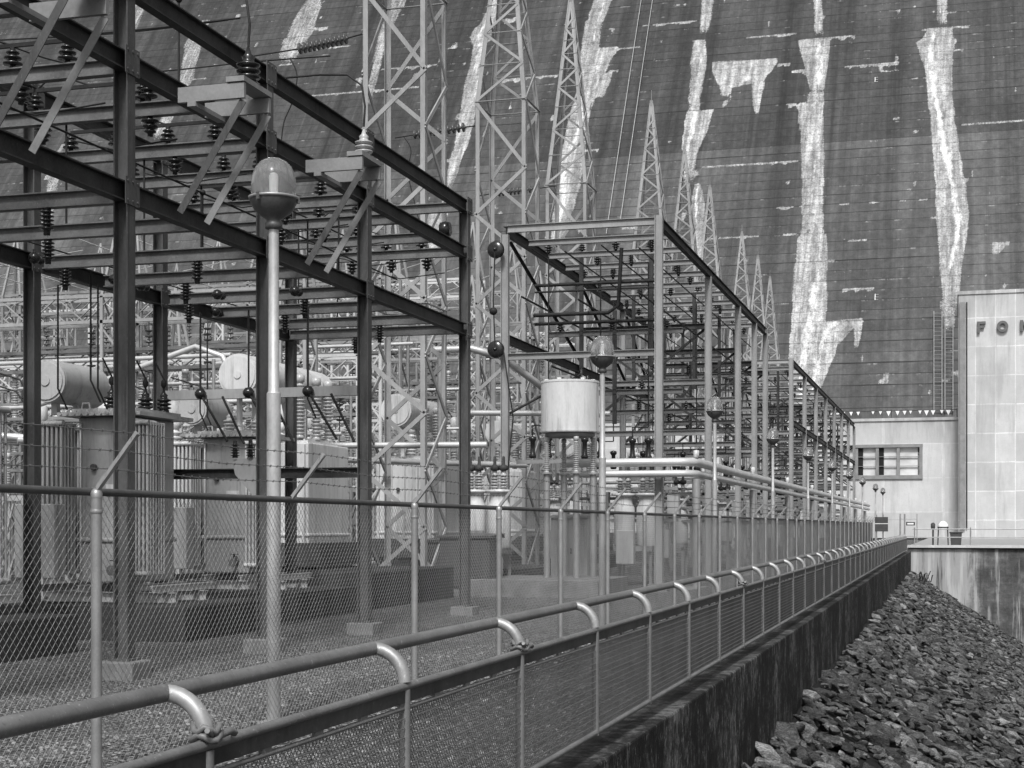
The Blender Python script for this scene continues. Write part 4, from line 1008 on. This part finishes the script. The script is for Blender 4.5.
# ------------------------------------------------------------------ transformers
def radiator(b, x0, x1, y0, y1, z0, z1, n, along='x'):
    nx_, ny_ = (n, max(3, int((y1-y0)/.085))) if along == 'x' else (max(3, int((x1-x0)/.085)), n)
    for i in range(nx_):
        for j in range(ny_):
            x, y = x0+(x1-x0)*(i+.5)/nx_, y0+(y1-y0)*(j+.5)/ny_
            b.tube([(x,y,z0),(x,y,z1)], .026, 7)
    b.bx(x0+.02,x1-.02,y0+.02,y1-.02,z1-.05,z1-.01); b.bx(x0+.02,x1-.02,y0+.02,y1-.02,z0+.01,z0+.05)
    b.tube([((x0+x1)/2,y0,z1+.0),((x0+x1)/2,y1,z1+.0)], .05, 8)
    if along == 'x': b.tube([(x0,y0+.03,z1-.02),(x1,y0+.03,z1-.02)], .045, 8); b.tube([(x0,y0+.03,z0+.02),(x1,y0+.03,z0+.02)], .045, 8)
    else: b.tube([(x1-.03,y0,z1-.02),(x1-.03,y1,z1-.02)], .045, 8); b.tube([(x1-.03,y0,z0+.02),(x1-.03,y1,z0+.02)], .045, 8)
def transformer(x, y, label, h=2.95, m='trafo', cons=(-.7,.40,1.35,.36), pad=True, rad=True, wx=.52, wy=.75):
    z0 = g(y); t = thing('transformer', label, 'transformer', (x,y,z0), 'transformers in a row under the near frame')
    zb_ = z0+.62 if pad else z0+.15
    if pad:
        b = MB(); b.bx(x-1.5,x+2.0,y-1.65,y+1.5,z0-.2,zb_-.04); b.build('plinth','pad_dark',t,bevel=.02)
    b = MB()
    for yy in (-.55,.55): b.ibeam((x-1.25,y+yy,zb_+.05),(x+1.25,y+yy,zb_+.05), .14, .18)
    for xx in (-1.1,-.3,.5,1.1): b.ibeam((x+xx,y-1.1,zb_+.21),(x+xx,y+1.1,zb_+.21),.1,.12)
    b.build('skid','bus',t)
    zt = zb_+.3; ztop = zt+h-.35
    b = MB(); b.bx(x-wx,x+wx,y-wy,y+wy,zt,ztop); b.bx(x-wx-.04,x+wx+.04,y-wy-.04,y+wy+.04,zt+.7,zt+.78); b.build('tank',m,t,bevel=.03)
    b = MB(); b.bx(x-.78,x+.78,y-.98,y+.98,ztop+.003,ztop+.07); b.bx(x-.62,x+.62,y-.8,y+.8,ztop+.073,ztop+.14)
    for k in range(7):
        b.lathe((x-.7+k*.23,y-.93,ztop+.07),[(.025,0),(.025,.04),(0,.04)],6)
    for k in (-.4,.3): b.tube([(x+k-.08,y-.7,ztop+.14),(x+k-.06,y-.7,ztop+.24),(x+k+.06,y-.7,ztop+.24),(x+k+.08,y-.7,ztop+.14)],.02,6)
    b.build('lid',m,t)
    if rad:
        for i,(x0,x1,y0,y1,n,al) in enumerate(q_ for q_ in ((x-1.42,x-1.10,y-.95,y-.35,4,'x'),(x-1.03,x-.50,y-1.3,y-.80,6,'x'),(x+.57,x+1.02,y-1.1,y-.45,6,'x'),(x-1.42,x-.62,y+.2,y+1.0,7,'x'),(x+.56,x+1.1,y+.0,y+1.1,8,'y')) if not (q_[5] == 'y' and y > 22)):
            b = MB(); radiator(b,x0,x1,y0,y1,zt+.15,ztop-.12,n,al); b.build('radiator','pale' if (i == 0 or (y > 29 and i < 3)) and y > 22 else m,t)
        b = MB(); b.bx(x-1.16,x-.40,y-1.70,y-1.36,zt+.1,zt+1.35); b.build('control_cabinet',m,t,bevel=.015)
    else:
        for k in range(5): b = MB(); b.bx(x-wx+.1+k*(2*wx-.2)/4-.03,x-wx+.1+k*(2*wx-.2)/4+.03,y-wy-.08,y-wy-.002,zt+.1,ztop-.05); b.build('stiffener',m,t)
        b = MB(); b.bx(x-wx-.25,x+wx+.45,y-wy-.35,y+wy+.3,zb_+.28,zt+.55); b.build('oil_trough','trafo_dark',t)
    yf = y-wy-.002
    b = MB(); b.bx(x+.02,x+.30,yf-.012,yf,zt+1.5,zt+1.70); b.build('name_plate','pale',t)
    b = MB(); b.lathe((x-.2,yf-.07,zt+h*.62),[(.055,0),(.055,.07)],14,'y',False); b.build('gauge','trafo_dark',t)
    b = MB(); b.tube([(x+.25,yf-.2,zt+.22),(x+.25,yf,zt+.22)],.05,10); b.lathe((x+.25,yf-.2,zt+.22),[(.09,-.04),(.09,0)],10,'y',False); b.lathe((x+.25,yf-.12,zt+.30),[(.02,0),(.02,.08),(.08,.08),(.08,.10)],8); b.build('drain_valve','steel_mid',t)
    b = MB(); b.tube([(x-wx+.06,yf-.03,zt+.2),(x-wx+.06,yf-.03,ztop-.15),(x-wx+.06,yf+.2,ztop+.12)],.022,8); b.build('conduit','bus',t)
    b = MB()
    for k in range(12): b.lathe((x-.72+k*.13,y-.985,ztop+.037),[(.022,-.03),(.022,0)],6,'y',False)
    b.bx(x-.80,x+.80,y-.984,y-.981,ztop+.004,ztop+.068); b.build('flange_bolts',m,t)
    if cons:
        dx,dy,dl,r = cons; cy0 = y+dy-dl/2; cz = ztop+(.30 if m == 'trafo' else 1.0)+r
        b = MB(); b.lathe((x+dx,cy0,cz),[(r,0),(r,dl)],32,'y'); b.lathe((x+dx,cy0,cz),[(r*1.012,.05),(r*1.012,.10)],32,'y',False); cn = b.build('conservator','pale' if m!='trafo' else 'cons',t)
        b = MB(); b.lathe((x+dx,cy0-.03,cz),[(0,-.02),(.09,-.02),(.09,.004),(r*.88,.004),(r*.88,.029)],28,'y',False); b.build('end_plate','pale' if m!='trafo' else 'cons',cn)
        for q in (.2,.8): b = MB(); b.bar((x+dx,cy0+dl*q,ztop+.1),(x+dx,cy0+dl*q,cz-r+.03),.12,.10); b.build('bracket',m,t)
        b = MB(); b.tube([(x+dx+.1,cy0+dl*.5,cz-r+.02),(x+dx+.3,cy0+dl*.5,ztop+.1)],.05,8); b.build('oil_pipe',m,t)
    return t, ztop+.14
for (x, y, lab) in ((-14.75,19.2,'dark nearest transformer cut off by the left photo edge'),(-14.1,24.5,'transformer with a grey drum on top behind the nearest steel post'),(-14.5,29.9,'transformer with many pale cooling tubes left of the nearest lamp')):
    t, zt_ = transformer(x, y, lab, 3.22 if y < 29 else 3.15, cons=(-1.35,.30,1.5,.38) if y < 29 else (-.95,.2,1.2,.34))
    for k, (dx, dy) in enumerate(((-.05,-.45),(.3,.1),(.55,.3))):
        (BUSHD if y < 29 else BUSHG).put((x+dx, y+dy, zt_), t)
    if y < 29:
        for (dx, dy) in ((-.05,-.45),(.3,.1),(.55,.3)):
            b = MB(); b.tube([(x+dx,y+dy,zt_+.4),(x+dx+.02,y+dy,zt_+.55),(x+dx-.12,y+dy-.1,zt_+.9)],.016,6); b.lathe((x+dx,y+dy,zt_+.42),[(.02,0),(.05,.05),(.05,.12),(.02,.16)],8); b.build('lead','cable',t)
for (x, y, lab, cons) in ((-16.1,36.2,'pale transformer with the largest white drum behind the nearest lamp',(-.05,-.8,4.6,.50)),(-16.4,46.5,'pale transformer with a white drum right behind the nearest mast',(-.1,-.2,3.2,.50)),(-16.5,57,'pale transformer left of the white drum on stilts',(-.1,.2,2.6,.45)),(-16.5,68,'pale transformer seen through the tall frame',(-.1,.2,2.6,.45)),(-16.5,79,'farthest pale transformer beyond the tall frame',(-.1,.2,2.6,.45))):
    t, zt_ = transformer(x, y, lab, 3.35, 'pale', cons, True, False, .95, 1.3)
    for (dx, dy) in ((.55,-.9),(.6,0),(.55,.9)): TALLG.put((x+dx, y+dy, zt_), t)

# ------------------------------------------------------------------ white drum on stilts
def drum(x, y, label, r=.80, h=1.42, z=H+2.62):
    t = thing('drum_reactor', label, 'reactor', (x,y,g(y)))
    b = MB(); b.lathe((x,y,z),[(r,0),(r,h)],48); b.lathe((x,y,z),[(r*1.012,.02),(r*1.012,.06)],48,'z',False); b.lathe((x,y,z),[(r*1.012,h-.06),(r*1.012,h-.02)],48,'z',False); b.build('drum','pale',t)
    b = MB(); b.lathe((x,y,z-.12),[(r*.80,0),(r*.86,.03),(r*.86,.118)],30); b.build('underside','steel_light',t)
    for k in range(6): b = MB(); a = k*1.047+.3; b.bx(x+r*.8*math.cos(a)-.05,x+r*.8*math.cos(a)+.05,y+r*.8*math.sin(a)-.05,y+r*.8*math.sin(a)+.05,z+h+.002,z+h+.06); b.build('lifting_lug','pale',t)
    for k in range(4):
        a = k*math.pi/2+.5; px_, py_ = x+.66*math.cos(a), y+.66*math.sin(a)
        i_ = Ins('tall','porcelain_grey',.62,1,'insulator'); i_.put((px_,py_,z-1.09),t)
        b = MB(); b.tube([(px_,py_,g(y)),(px_,py_,z-1.13)],.09,10); b.lathe((px_,py_,z-1.14),[(.16,0),(.16,.05)],10); b.build('leg','galv',t)
    return t
drum(xat(570,41.5), 41.5, 'white cylindrical drum standing on ribbed insulators and stilts')

# ------------------------------------------------------------------ bus pipes
bp = thing('bus_pipe', 'pair of pale pipes bending along the fence side of the tall frame', 'pipe', (-7.0,43.5,g(43.5)), 'pale bus pipes')
for dz in (0,-.32):
    b = MB(); z = H+1.85+dz
    pts = [(-10.8,43.0,z),(-7.5,43.0,z),(-7.15,43.1,z),(-7.0,43.4,z),(-7.0,52,z-.01),(-7.0,134,z+.05)]
    b.tube(pts,.125 if dz == 0 else .10,14); b.build('pipe','bus',bp)
for y in (43.3,56,68,80,92,104,116,128):
    b = MB(); b.tube([(-7.0,y,g(y)),(-7.0,y,H+1.38)],.12,12); b.box((-7,y,g(y)+.06),(.6,.6,.2)); b.build('support','galv',bp)
    b = MB(); b.lathe((-7.0,y,H+1.98),[(.06,0),(.08,.05),(.08,.2),(0,.22)],10); b.build('pipe_cap','pale',bp)
def pipe(pts, r, label, m='bus', sup=None):
    t = thing('bus_pipe', label, 'pipe', pts[0], 'pale bus pipes')
    b = MB(); b.tube(pts, r, 12); b.build('pipe', m, t)
    for p in (sup or []):
        b = MB(); b.tube([(p[0],p[1],g(p[1])),p],r*.8,8); b.build('support','galv',t)
pipe([(-21,31.5,H+2.05),(-18.5,33.5,H+2.05),(-18.2,41,H+2.0),(-14.0,46,H+1.98),(-13.0,47,H+1.98)], .09, 'long pale pipe behind the transformers ending near the circuit breakers', sup=[(-18.3,37,H+2.0),(-14.2,45.8,H+1.9)])
pipe([(-15.2,44.5,H+5.4),(-14.0,44.5,H+5.4),(-13.2,44.9,H+5.2),(-12.3,47,H+4.3),(-11.8,50,H+3.5)], .11, 'pale curved pipe crossing the near end of the tall frame', sup=[(-15.0,44.5,H+5.3)])
pipe([(-15.5,48,H+3.75),(-10.5,48,H+3.62)], .09, 'straight pale pipe behind the tall frame front', sup=[(-15.2,48,H+3.7),(-11,48,H+3.6)])
pipe([(-18,39,H+2.25),(-12.0,39.5,H+2.22)], .085, 'pale pipe behind the nearest lamp at transformer lid height', sup=[(-17,39.1,H+2.2),(-12.6,39.4,H+2.2)])
pipe([(-22,34,H+3.1),(-17.5,33.6,H+4.35),(-16.8,33.6,H+4.1),(-16.4,33.7,H+3.2),(-16.4,33.7,H+1.0)], .07, 'pale pipe arching down left of the largest white drum')
pipe([(-30,30,H+2.9),(-18.5,33,H+1.9),(-16,34,H+1.7)], .09, 'pale pipe slanting behind the grey drum', sup=[(-24,31.5,H+2.3)])

# ------------------------------------------------------------------ circuit breakers
def breaker(x, y, label):
    z0 = g(y); t = thing('circuit_breaker', label, 'circuit breaker', (x,y,z0), 'circuit breakers')
    for a in (-.5,.5):
        for c_ in (-.4,.4):
            b = MB(); b.angle((x+a,y+c_,z0),(x+a,y+c_,z0+1.1),.09,(1,0,0)); b.build('leg','steel_light',t)
    b = MB(); b.bx(x-.6,x+.6,y-.5,y+.5,z0+1.1,z0+1.25); b.build('base_frame','steel_light',t)
    for k in (-.36,.36):
        b = MB(); b.lathe((x+k,y,z0+1.252),[(.30,0),(.33,.05),(.33,1.2),(.26,1.32),(.26,1.55),(.36,1.57),(.36,1.64),(0,1.66)],18); b.build('tank','pale',t)
        for q in (-.13,.13):
            b = MB(); c=(x+k+q,y,z0+2.9); bb=insulator_mb(c,'post',.95); b.v,b.f,b.s=bb.v,bb.f,bb.s; bu = b.build('bushing','porcelain_grey',t)
            b = MB(); b.lathe((x+k+q,y,z0+3.43),[(.05,0),(.13,.02),(.13,.14),(.05,.17),(.04,.4),(0,.42)],10); b.build('terminal','steel',bu)
    b = MB(); b.bx(x-.45,x+.1,y-.85,y-.52,z0+.7,z0+1.75); b.build('control_box','trafo',t,bevel=.02)
    return t
br0 = breaker(xat(487,42), 42, 'circuit breaker with pale twin tanks left of the white drum')
for (x, y, lab) in ((-19.5,45,'circuit breaker behind the nearest mast legs'),(-21,37,'circuit breaker behind the largest white drum'),(-13.9,55.5,'circuit breaker under the tall frame'),(-18.5,61,'circuit breaker behind the third mast'),(-10.6,88,'circuit breaker under the far frame'),(-9.6,47.6,'circuit breaker under the near end of the tall frame'),(-10.2,57,'circuit breaker in the middle of the tall frame'),(-9.9,66.5,'circuit breaker at the far end of the tall frame')):
    clone_tree(br0, (x, y, g(42)), lab)
# low control kiosks and grey cabinets
def kiosk(x, y, w, d, h, label, m):
    z0 = g(y); t = thing('control_kiosk', label, 'cabinet', (x,y,z0), 'control kiosks')
    b = MB(); b.bx(x-w/2-.1,x+w/2+.1,y-d/2-.1,y+d/2+.1,z0-.1,z0+.18); b.build('plinth','pad',t)
    b = MB(); b.bx(x-w/2,x+w/2,y-d/2,y+d/2,z0+.18,z0+h); b.build('body',m,t,bevel=.02)
    b = MB(); v = [(x-w/2-.06,y-d/2-.08,z0+h+.003),(x+w/2+.06,y-d/2-.08,z0+h+.003),(x+w/2+.06,y+d/2+.06,z0+h+.003),(x-w/2-.06,y+d/2+.06,z0+h+.003)]
    b.add(v+[(q[0],q[1],q[2]+(.06 if i<2 else .12)) for i,q in enumerate(v)], [(3,2,1,0),(4,5,6,7)]+[(i,(i+1)%4,4+(i+1)%4,4+i) for i in range(4)]); b.build('roof',m,t)
    for k in (0,1):
        b = MB(); x0 = x-w/2+.03+k*(w/2-.03); b.bx(x0+.01,x0+w/2-.05,y-d/2-.03,y-d/2-.002,z0+.25,z0+h-.06); dd = b.build('door',m,t)
        b = MB(); b.bx(x0+(w/2-.14 if k == 0 else .06),x0+(w/2-.10 if k == 0 else .10),y-d/2-.06,y-d/2-.031,z0+h*.5,z0+h*.5+.16); b.build('handle','steel',dd)
kiosk(-10.9,44.6,1.1,.9,2.1,'grey two-door kiosk under the white drum','trafo')
kiosk(-12.6,40.0,1.4,1.2,1.55,'dark low kiosk beside the legs of the nearest mast','trafo_dark')
kiosk(-14.4,43.6,1.2,1.0,1.4,'dark low kiosk behind the near frame end post','trafo_dark')
# foundation slabs
for (x0,x1,y0,y1,h,lab) in ((-16.5,-12.6,32.5,38.5,.62,'dark concrete slab behind the near frame end'),(-15.8,-12.4,41.5,49,.42,'concrete slab under the nearest circuit breaker'),(-12.4,-8.9,39.2,43.0,.26,'low pale concrete slab under the white drum')):
    b = MB(); b.bx(x0,x1,y0,y1,-.2,h+.1); tag(b.build('foundation_slab','pad_dark' if h > .3 else 'pad',bevel=.02),lab,'slab','foundation slabs')

# ------------------------------------------------------------------ the crowded back yard: gantries, post insulators, buses
def box_lattice(b, p, q, w, n, up):
    p, q = Vector(p), Vector(q); d = (q-p).normalized(); a = d.cross(Vector(up)).normalized(); c_ = a.cross(d)
    cs = [a*sx*w/2+c_*sy*w/2 for sx, sy in ((-1,-1),(1,-1),(1,1),(-1,1))]
    for o in cs: b.bar(p+o, q+o, .10, .10, up)
    for i in range(n):
        s, e = p.lerp(q,i/n), p.lerp(q,(i+1)/n)
        for k in range(4):
            k2 = (k+1) % 4
            if i % 2: b.bar(s+cs[k], e+cs[k2], .055, .03, c_)
            else: b.bar(s+cs[k2], e+cs[k], .055, .03, c_)
GM = [('tower','steel_light','steel_mid'),('pale_steel','tower','steel_light'),('steel_light','pale_steel','steel_mid')]; GI = [0]  # darker steels mixed in put deeper shading between the gantries into their colour
def gantry(x0, x1, y, h, ncol, label):
    ma, mb_, mc = GM[GI[0] % 3]; GI[0] += 1
    z0 = g(y); t = thing('lattice_gantry', label, 'gantry', ((x0+x1)/2,y,z0), 'lattice gantries in the back yard')
    for k in range(ncol):
        x = x0+(x1-x0)*k/(ncol-1)
        b = MB(); box_lattice(b,(x,y,z0),(x,y,z0+h),.8,int(h/1.0),(0,1,0)); b.build('column',ma,t)
        b = MB()
        for s_ in range(4): b.bar((x+(.4 if s_%2 else -.4),y+(.4 if s_//2 else -.4),z0+h),(x,y,z0+h+2.6),.08,.08,(0,1,0))
        b.build('peak','tower',t)
    b = MB(); box_lattice(b,(x0,y,z0+h-.4),(x1,y,z0+h-.4),.8,int((x1-x0)/1.0),(0,0,1)); b.build('girder',ma,t)
    b = MB(); box_lattice(b,(x0,y,z0+h*.55),(x1,y,z0+h*.55),.6,int((x1-x0)/.9),(0,0,1)); b.build('girder',mb_,t)
    b = MB(); box_lattice(b,(x0,y,z0+h*.78),(x1,y,z0+h*.78),.6,int((x1-x0)/.9),(0,0,1)); b.build('girder',mc,t)
    for k in range(6):
        x = x0+(x1-x0)*(k+.5)/6
        b = MB()
        for q in range(7): b.lathe((x,y,z0+h-1.05-q*.17),[(.03,0),(.13,-.02),(.12,-.06),(.03,-.08)],8)
        b.tube([(x,y,z0+h-.8),(x,y,z0+h*.55)],.02,5); b.build('insulator','porcelain_mid',t)
    for k in range(8):
        x = x0+(x1-x0)*(k+.5)/8
        b = MB(); bb = insulator_mb((x,y,z0+h*.55+.35),'tall',.9); b.v,b.f,b.s = bb.v,bb.f,bb.s; b.build('insulator','porcelain_grey',t)
rows = [(-31,-19,43,9.0,3,'near row, right end of the back-yard gantries by the largest white drum'),(-46,-33,41,9.5,3,'near row, left end of the back-yard gantries at the photo edge'),
        (-36,-20,54,11,4,'second row of back-yard gantries, behind the transformers'),(-60,-38,53,11,4,'second row of back-yard gantries, far left'),
        (-40,-21,67,13,4,'third row of back-yard gantries, taller and right of the far left ones'),(-70,-43,66,13,4,'third row of back-yard gantries, far left'),
        (-45,-24,84,15,4,'fourth and farthest row of back-yard gantries'),(-80,-48,84,15,4,'fourth row of back-yard gantries, far left'),(-40,-20,104,12,4,'last low gantry before the dam foot'),(-28,-18.5,76,8,3,'short gantry behind the fourth mast'),(-33,-18.5,48,7.5,3,'low one between the near and second rows'),(-52,-35,47,8,3,'low one between the near and second rows, far left'),(-40,-19,60.5,9.5,4,'between the second and third rows'),(-62,-42,60,10,4,'between the second and third rows, far left'),(-44,-20,75,12,5,'between the third and fourth rows'),(-74,-47,75,13,5,'between the third and fourth rows, far left'),(-60,-22,95,14,6,'last tall row before the dam')]
for r in rows: gantry(*r[:5], 'pale lattice gantry, '+r[5])
# switch benches: long low frames carrying ribbed posts
def bench(x0, x1, y, h, label, n):
    z0 = g(y); t = thing('switch_bench', label, 'switch stand', ((x0+x1)/2,y,z0), 'switch benches in the back yard')
    for x in (x0, (x0+x1)/2, x1):
        b = MB()
        for s_ in (-.35,.35): b.bar((x,y+s_,z0),(x,y+s_,z0+h),.12,.12,(1,0,0))
        for q in range(3): b.bar((x,y-.35,z0+h*q/3),(x,y+.35,z0+h*(q+1)/3),.06,.05,(1,0,0))
        b.build('leg','tower',t)
    for s_ in (-.35,.35): b = MB(); b.bar((x0-.3,y+s_,z0+h+.07),(x1+.3,y+s_,z0+h+.07),.12,.14); b.build('bench_beam','tower',t)
    for k in range(int((x1-x0)*1.1)):                    # operating rods, risers and braces of the switches
        x = random.uniform(x0,x1); zz = z0+random.uniform(.4,1)*h; b = MB(); q = random.random()
        if q < .35: b.bar((x,y-.4,z0+.2),(x+random.uniform(-1,1),y-.42,zz),.07,.06)
        elif q < .6: b.tube([(x,y-.45,z0),(x,y-.45,z0+h+random.uniform(.4,2.6)),(x+random.choice((-.6,.6)),y-.45,z0+h+2.7)],.05,8)
        elif q < .85: b.bar((x-1.2,y-.46,zz),(x+1.2,y-.46,zz),.08,.10)
        else: b.box((x,y-.6,z0+.9+random.random()),(.5,.35,.75))
        b.build('switch_linkage',random.choice(('pale','tower','bus','steel_light')),t)
    for k in range(n):
        x = x0+(x1-x0)*(k+.5)/n
        for s_ in (-.35,.35): insulator_mb((x,y+s_,z0+h+.142),'tall',.8).build('insulator','porcelain_white' if k % 3 else 'porcelain_mid',t)
        b = MB(); b.tube([(x,y-.45,z0+h+1.42),(x,y+.45,z0+h+1.42)],.035,8); b.build('blade','bus',t)
for i, (x0,x1,y,h,n) in enumerate(((-30,-19.5,38.5,2.6,7),(-42,-32,37,2.8,6),(-34,-19,48.5,3.0,9),(-52,-36,47,3,8),(-37,-19.5,59.5,3.2,10),(-60,-40,60,3.2,8),(-40,-20,73,3.4,10),(-42,-20,92,3.6,10))):
    bench(x0,x1,y,h,'pale steel bench of ribbed insulators, '+['nearest one on the right side','nearest one on the left edge','second row right','second row left','third row right','third row left','fourth row','farthest row'][i],n)
def column_stand(x, y, label, hb=2.4, s=1.35):
    z0 = g(y); t = thing('post_insulator_stand', label, 'insulator stand', (x,y,z0), 'ribbed columns of the back yard')
    b = MB(); box_lattice(b,(x,y,z0),(x,y,z0+hb-.02),.42,5,(0,1,0)); b.build('pedestal','tower',t)
    b = MB(); b.box((x,y,z0+hb+.03),(.5,.5,.06)); bb = insulator_mb((x,y,z0+hb+.06),'tall',s); b.add(bb.v,bb.f,True); b.build('insulator','porcelain_white',t)
    b = MB(); b.lathe((x,y,z0+hb+.06+1.57*s),[(.16,0),(.2,.04),(.2,.4),(.1,.5),(0,.52)],12); b.build('cap','pale',t)
    b = MB(); b.tube([(x-.05,y,z0+hb+2.6),(x-.6,y,z0+hb+3.3),(x-1.6,y,z0+hb+3.6)],.025,6); b.build('lead','cable',t)
    b = MB(); b.box((x+.05,y-.36,z0+1.3),(.34,.24,.5)); b.build('junction_box','trafo',t)
    return t
cs0 = None
spots_ = [(-18.6+(-2.1*k)-.3*(q%2), yq+.3*(k%3), q) for q,yq in enumerate((34.6,41.5,52,64)) for k in range(8-q)]
for (x, y, q) in spots_:
    lb = 'pale ribbed insulator column on a lattice pedestal behind the transformers' if q < 2 else 'distant pale ribbed insulator column on a pedestal among the back gantries'
    if cs0 is None: cs0 = column_stand(x, y, lb)
    else: clone_tree(cs0, (x, y, g(34.6)+(0,.35,.9,1.6)[q]), lb)
b_ = MB()
for k in range(14):
    x0, y0 = -20-2.2*k, 43; z = 10.3+.18*k
    b = MB(); b.tube([(x0,y0,z),(x0+.3,(y0+66)/2,z-.3),(x0+1,67,z+3.2)],.022,5); tag(b.build('overhead_wire','bus'),'thin wire strung between the back-yard gantries','wire','wires between the back gantries')
# pale tubular buses across the back yard
for i,(x0,x1,y,z) in enumerate(((-40,-18,36.5,6.1),(-40,-18,39.8,5.2),(-45,-18,46,6.4),(-45,-18,50.5,8.0),(-50,-18,57,7.0),(-50,-18,62,9.2),(-60,-20,70,8.2),(-60,-20,78,10.5),(-60,-20,88,9.0),(-45,-18,44,4.5),(-45,-18,56,5.4))):
    pipe([(x0,y,z),(x1,y,z+.1)], .06, 'thin straight pale tube on thin legs crossing the back yard among the gantries', sup=[(x0+2,y,z),((x0+x1)/2,y,z),(x1-.5,y,z)])

# a weed at the top end of the bank
wx_, wy_ = xat(922, 79), 79.0; zz = bank_z(wx_, wy_)
t = thing('weed', 'small scraggly weed sprouting at the far top end of the rocky bank', 'weed', (wx_, wy_, zz))
b = MB()
for k in range(26):
    a = random.uniform(0, 6.28); l = random.uniform(.3,.75); p = Vector((wx_+random.gauss(0,.18), wy_+random.gauss(0,.18), zz+.1))
    m1 = p+Vector((math.cos(a)*l*.4, math.sin(a)*l*.4, l*.8)); e = p+Vector((math.cos(a)*l, math.sin(a)*l, l*.75)); sd = Vector((-math.sin(a), math.cos(a), 0))*.025
    b.add([p-sd, p+sd, m1+sd*1.3, m1-sd*1.3, e], [(0,1,2,3),(3,2,4)])
b.build('blades', 'leaf', t)
# ------------------------------------------------------------------ loose stones on the near gravel
VV, FF, off = [], [], 0
for _ in range(9000):
    y = random.uniform(4, 22) ; x = random.uniform(-9.5, -2.75)
    if random.random() < .35: y = random.uniform(4, 12)
    _, vv, ff = protos[random.randrange(16)]; s = random.uniform(.022,.055)
    m4 = np.array(Matrix.Translation((x,y,(g(y) if x < -7.6 else g0(y) if x > -6.3 else g(y)+(x+7.6)/1.3*.22)+s*.12)) @ Matrix.Rotation(random.uniform(0,6.28),4,'Z') @ Matrix.Rotation(random.gauss(0,.5),4,'X') @ Matrix.Scale(s,4))
    VV.append(vv @ m4[:3,:3].T + m4[:3,3]); FF += [tuple(i+off for i in f) for f in ff]; off += len(vv)
me = bpy.data.meshes.new('gravel'); me.from_pydata(np.concatenate(VV).tolist(), [], FF)
m, nt, b_ = mat('gravel_stone'); geo = N(nt,'ShaderNodeNewGeometry')
L(nt, ramp(nt, geo.outputs['Random Per Island'], [(0,.07),(.6,.16),(1,.27)]), b_.inputs['Base Color']); b_.inputs['Roughness'].default_value = .9
me.materials.append(m); me.update(); o = bpy.data.objects.new('gravel', me); col.objects.link(o)
tag(o, 'loose grey gravel stones scattered between the guard railing and the frame', 'gravel', kind='stuff')

# ------------------------------------------------------------------ light, camera
SUNV = Vector((.16, -.82, 1.0)).normalized()
w = bpy.data.worlds.new('World'); scene.world = w; w.use_nodes = True; nt = w.node_tree
sky = N(nt, 'ShaderNodeTexSky', sky_type='NISHITA'); sky.sun_disc = False
sky.sun_elevation = math.asin(SUNV.z); sky.sun_rotation = math.atan2(SUNV.x, SUNV.y); sky.dust_density = 4.0; sky.air_density = 1.5
bwn = N(nt, 'ShaderNodeRGBToBW'); L(nt, sky.outputs[0], bwn.inputs[0])
L(nt, bwn.outputs[0], nt.nodes['Background'].inputs[0]); nt.nodes['Background'].inputs[1].default_value = .06
sl = bpy.data.lights.new('sun', 'SUN'); sl.energy = 1.5; sl.angle = R(10); sl.color = (1,1,1)
so = bpy.data.objects.new('sun', sl); col.objects.link(so); so.rotation_euler = (-SUNV).to_track_quat('-Z','Y').to_euler(); so.location = (20,-30,60)
cd = bpy.data.cameras.new('camera'); cam = bpy.data.objects.new('camera', cd); col.objects.link(cam)
cd.sensor_width = 36; cd.lens = F/1024*36; cd.shift_y = (V0-384)/1024; cd.clip_start = .05; cd.clip_end = 2000
cam.location = (0,0,H); cam.rotation_euler = (R(90),0,YAW); scene.camera = cam
scene.view_settings.view_transform = 'Standard'; scene.view_settings.look = 'None'; scene.view_settings.exposure = 1.25; scene.view_settings.gamma = 1
scene.render.resolution_x, scene.render.resolution_y = 1024, 768
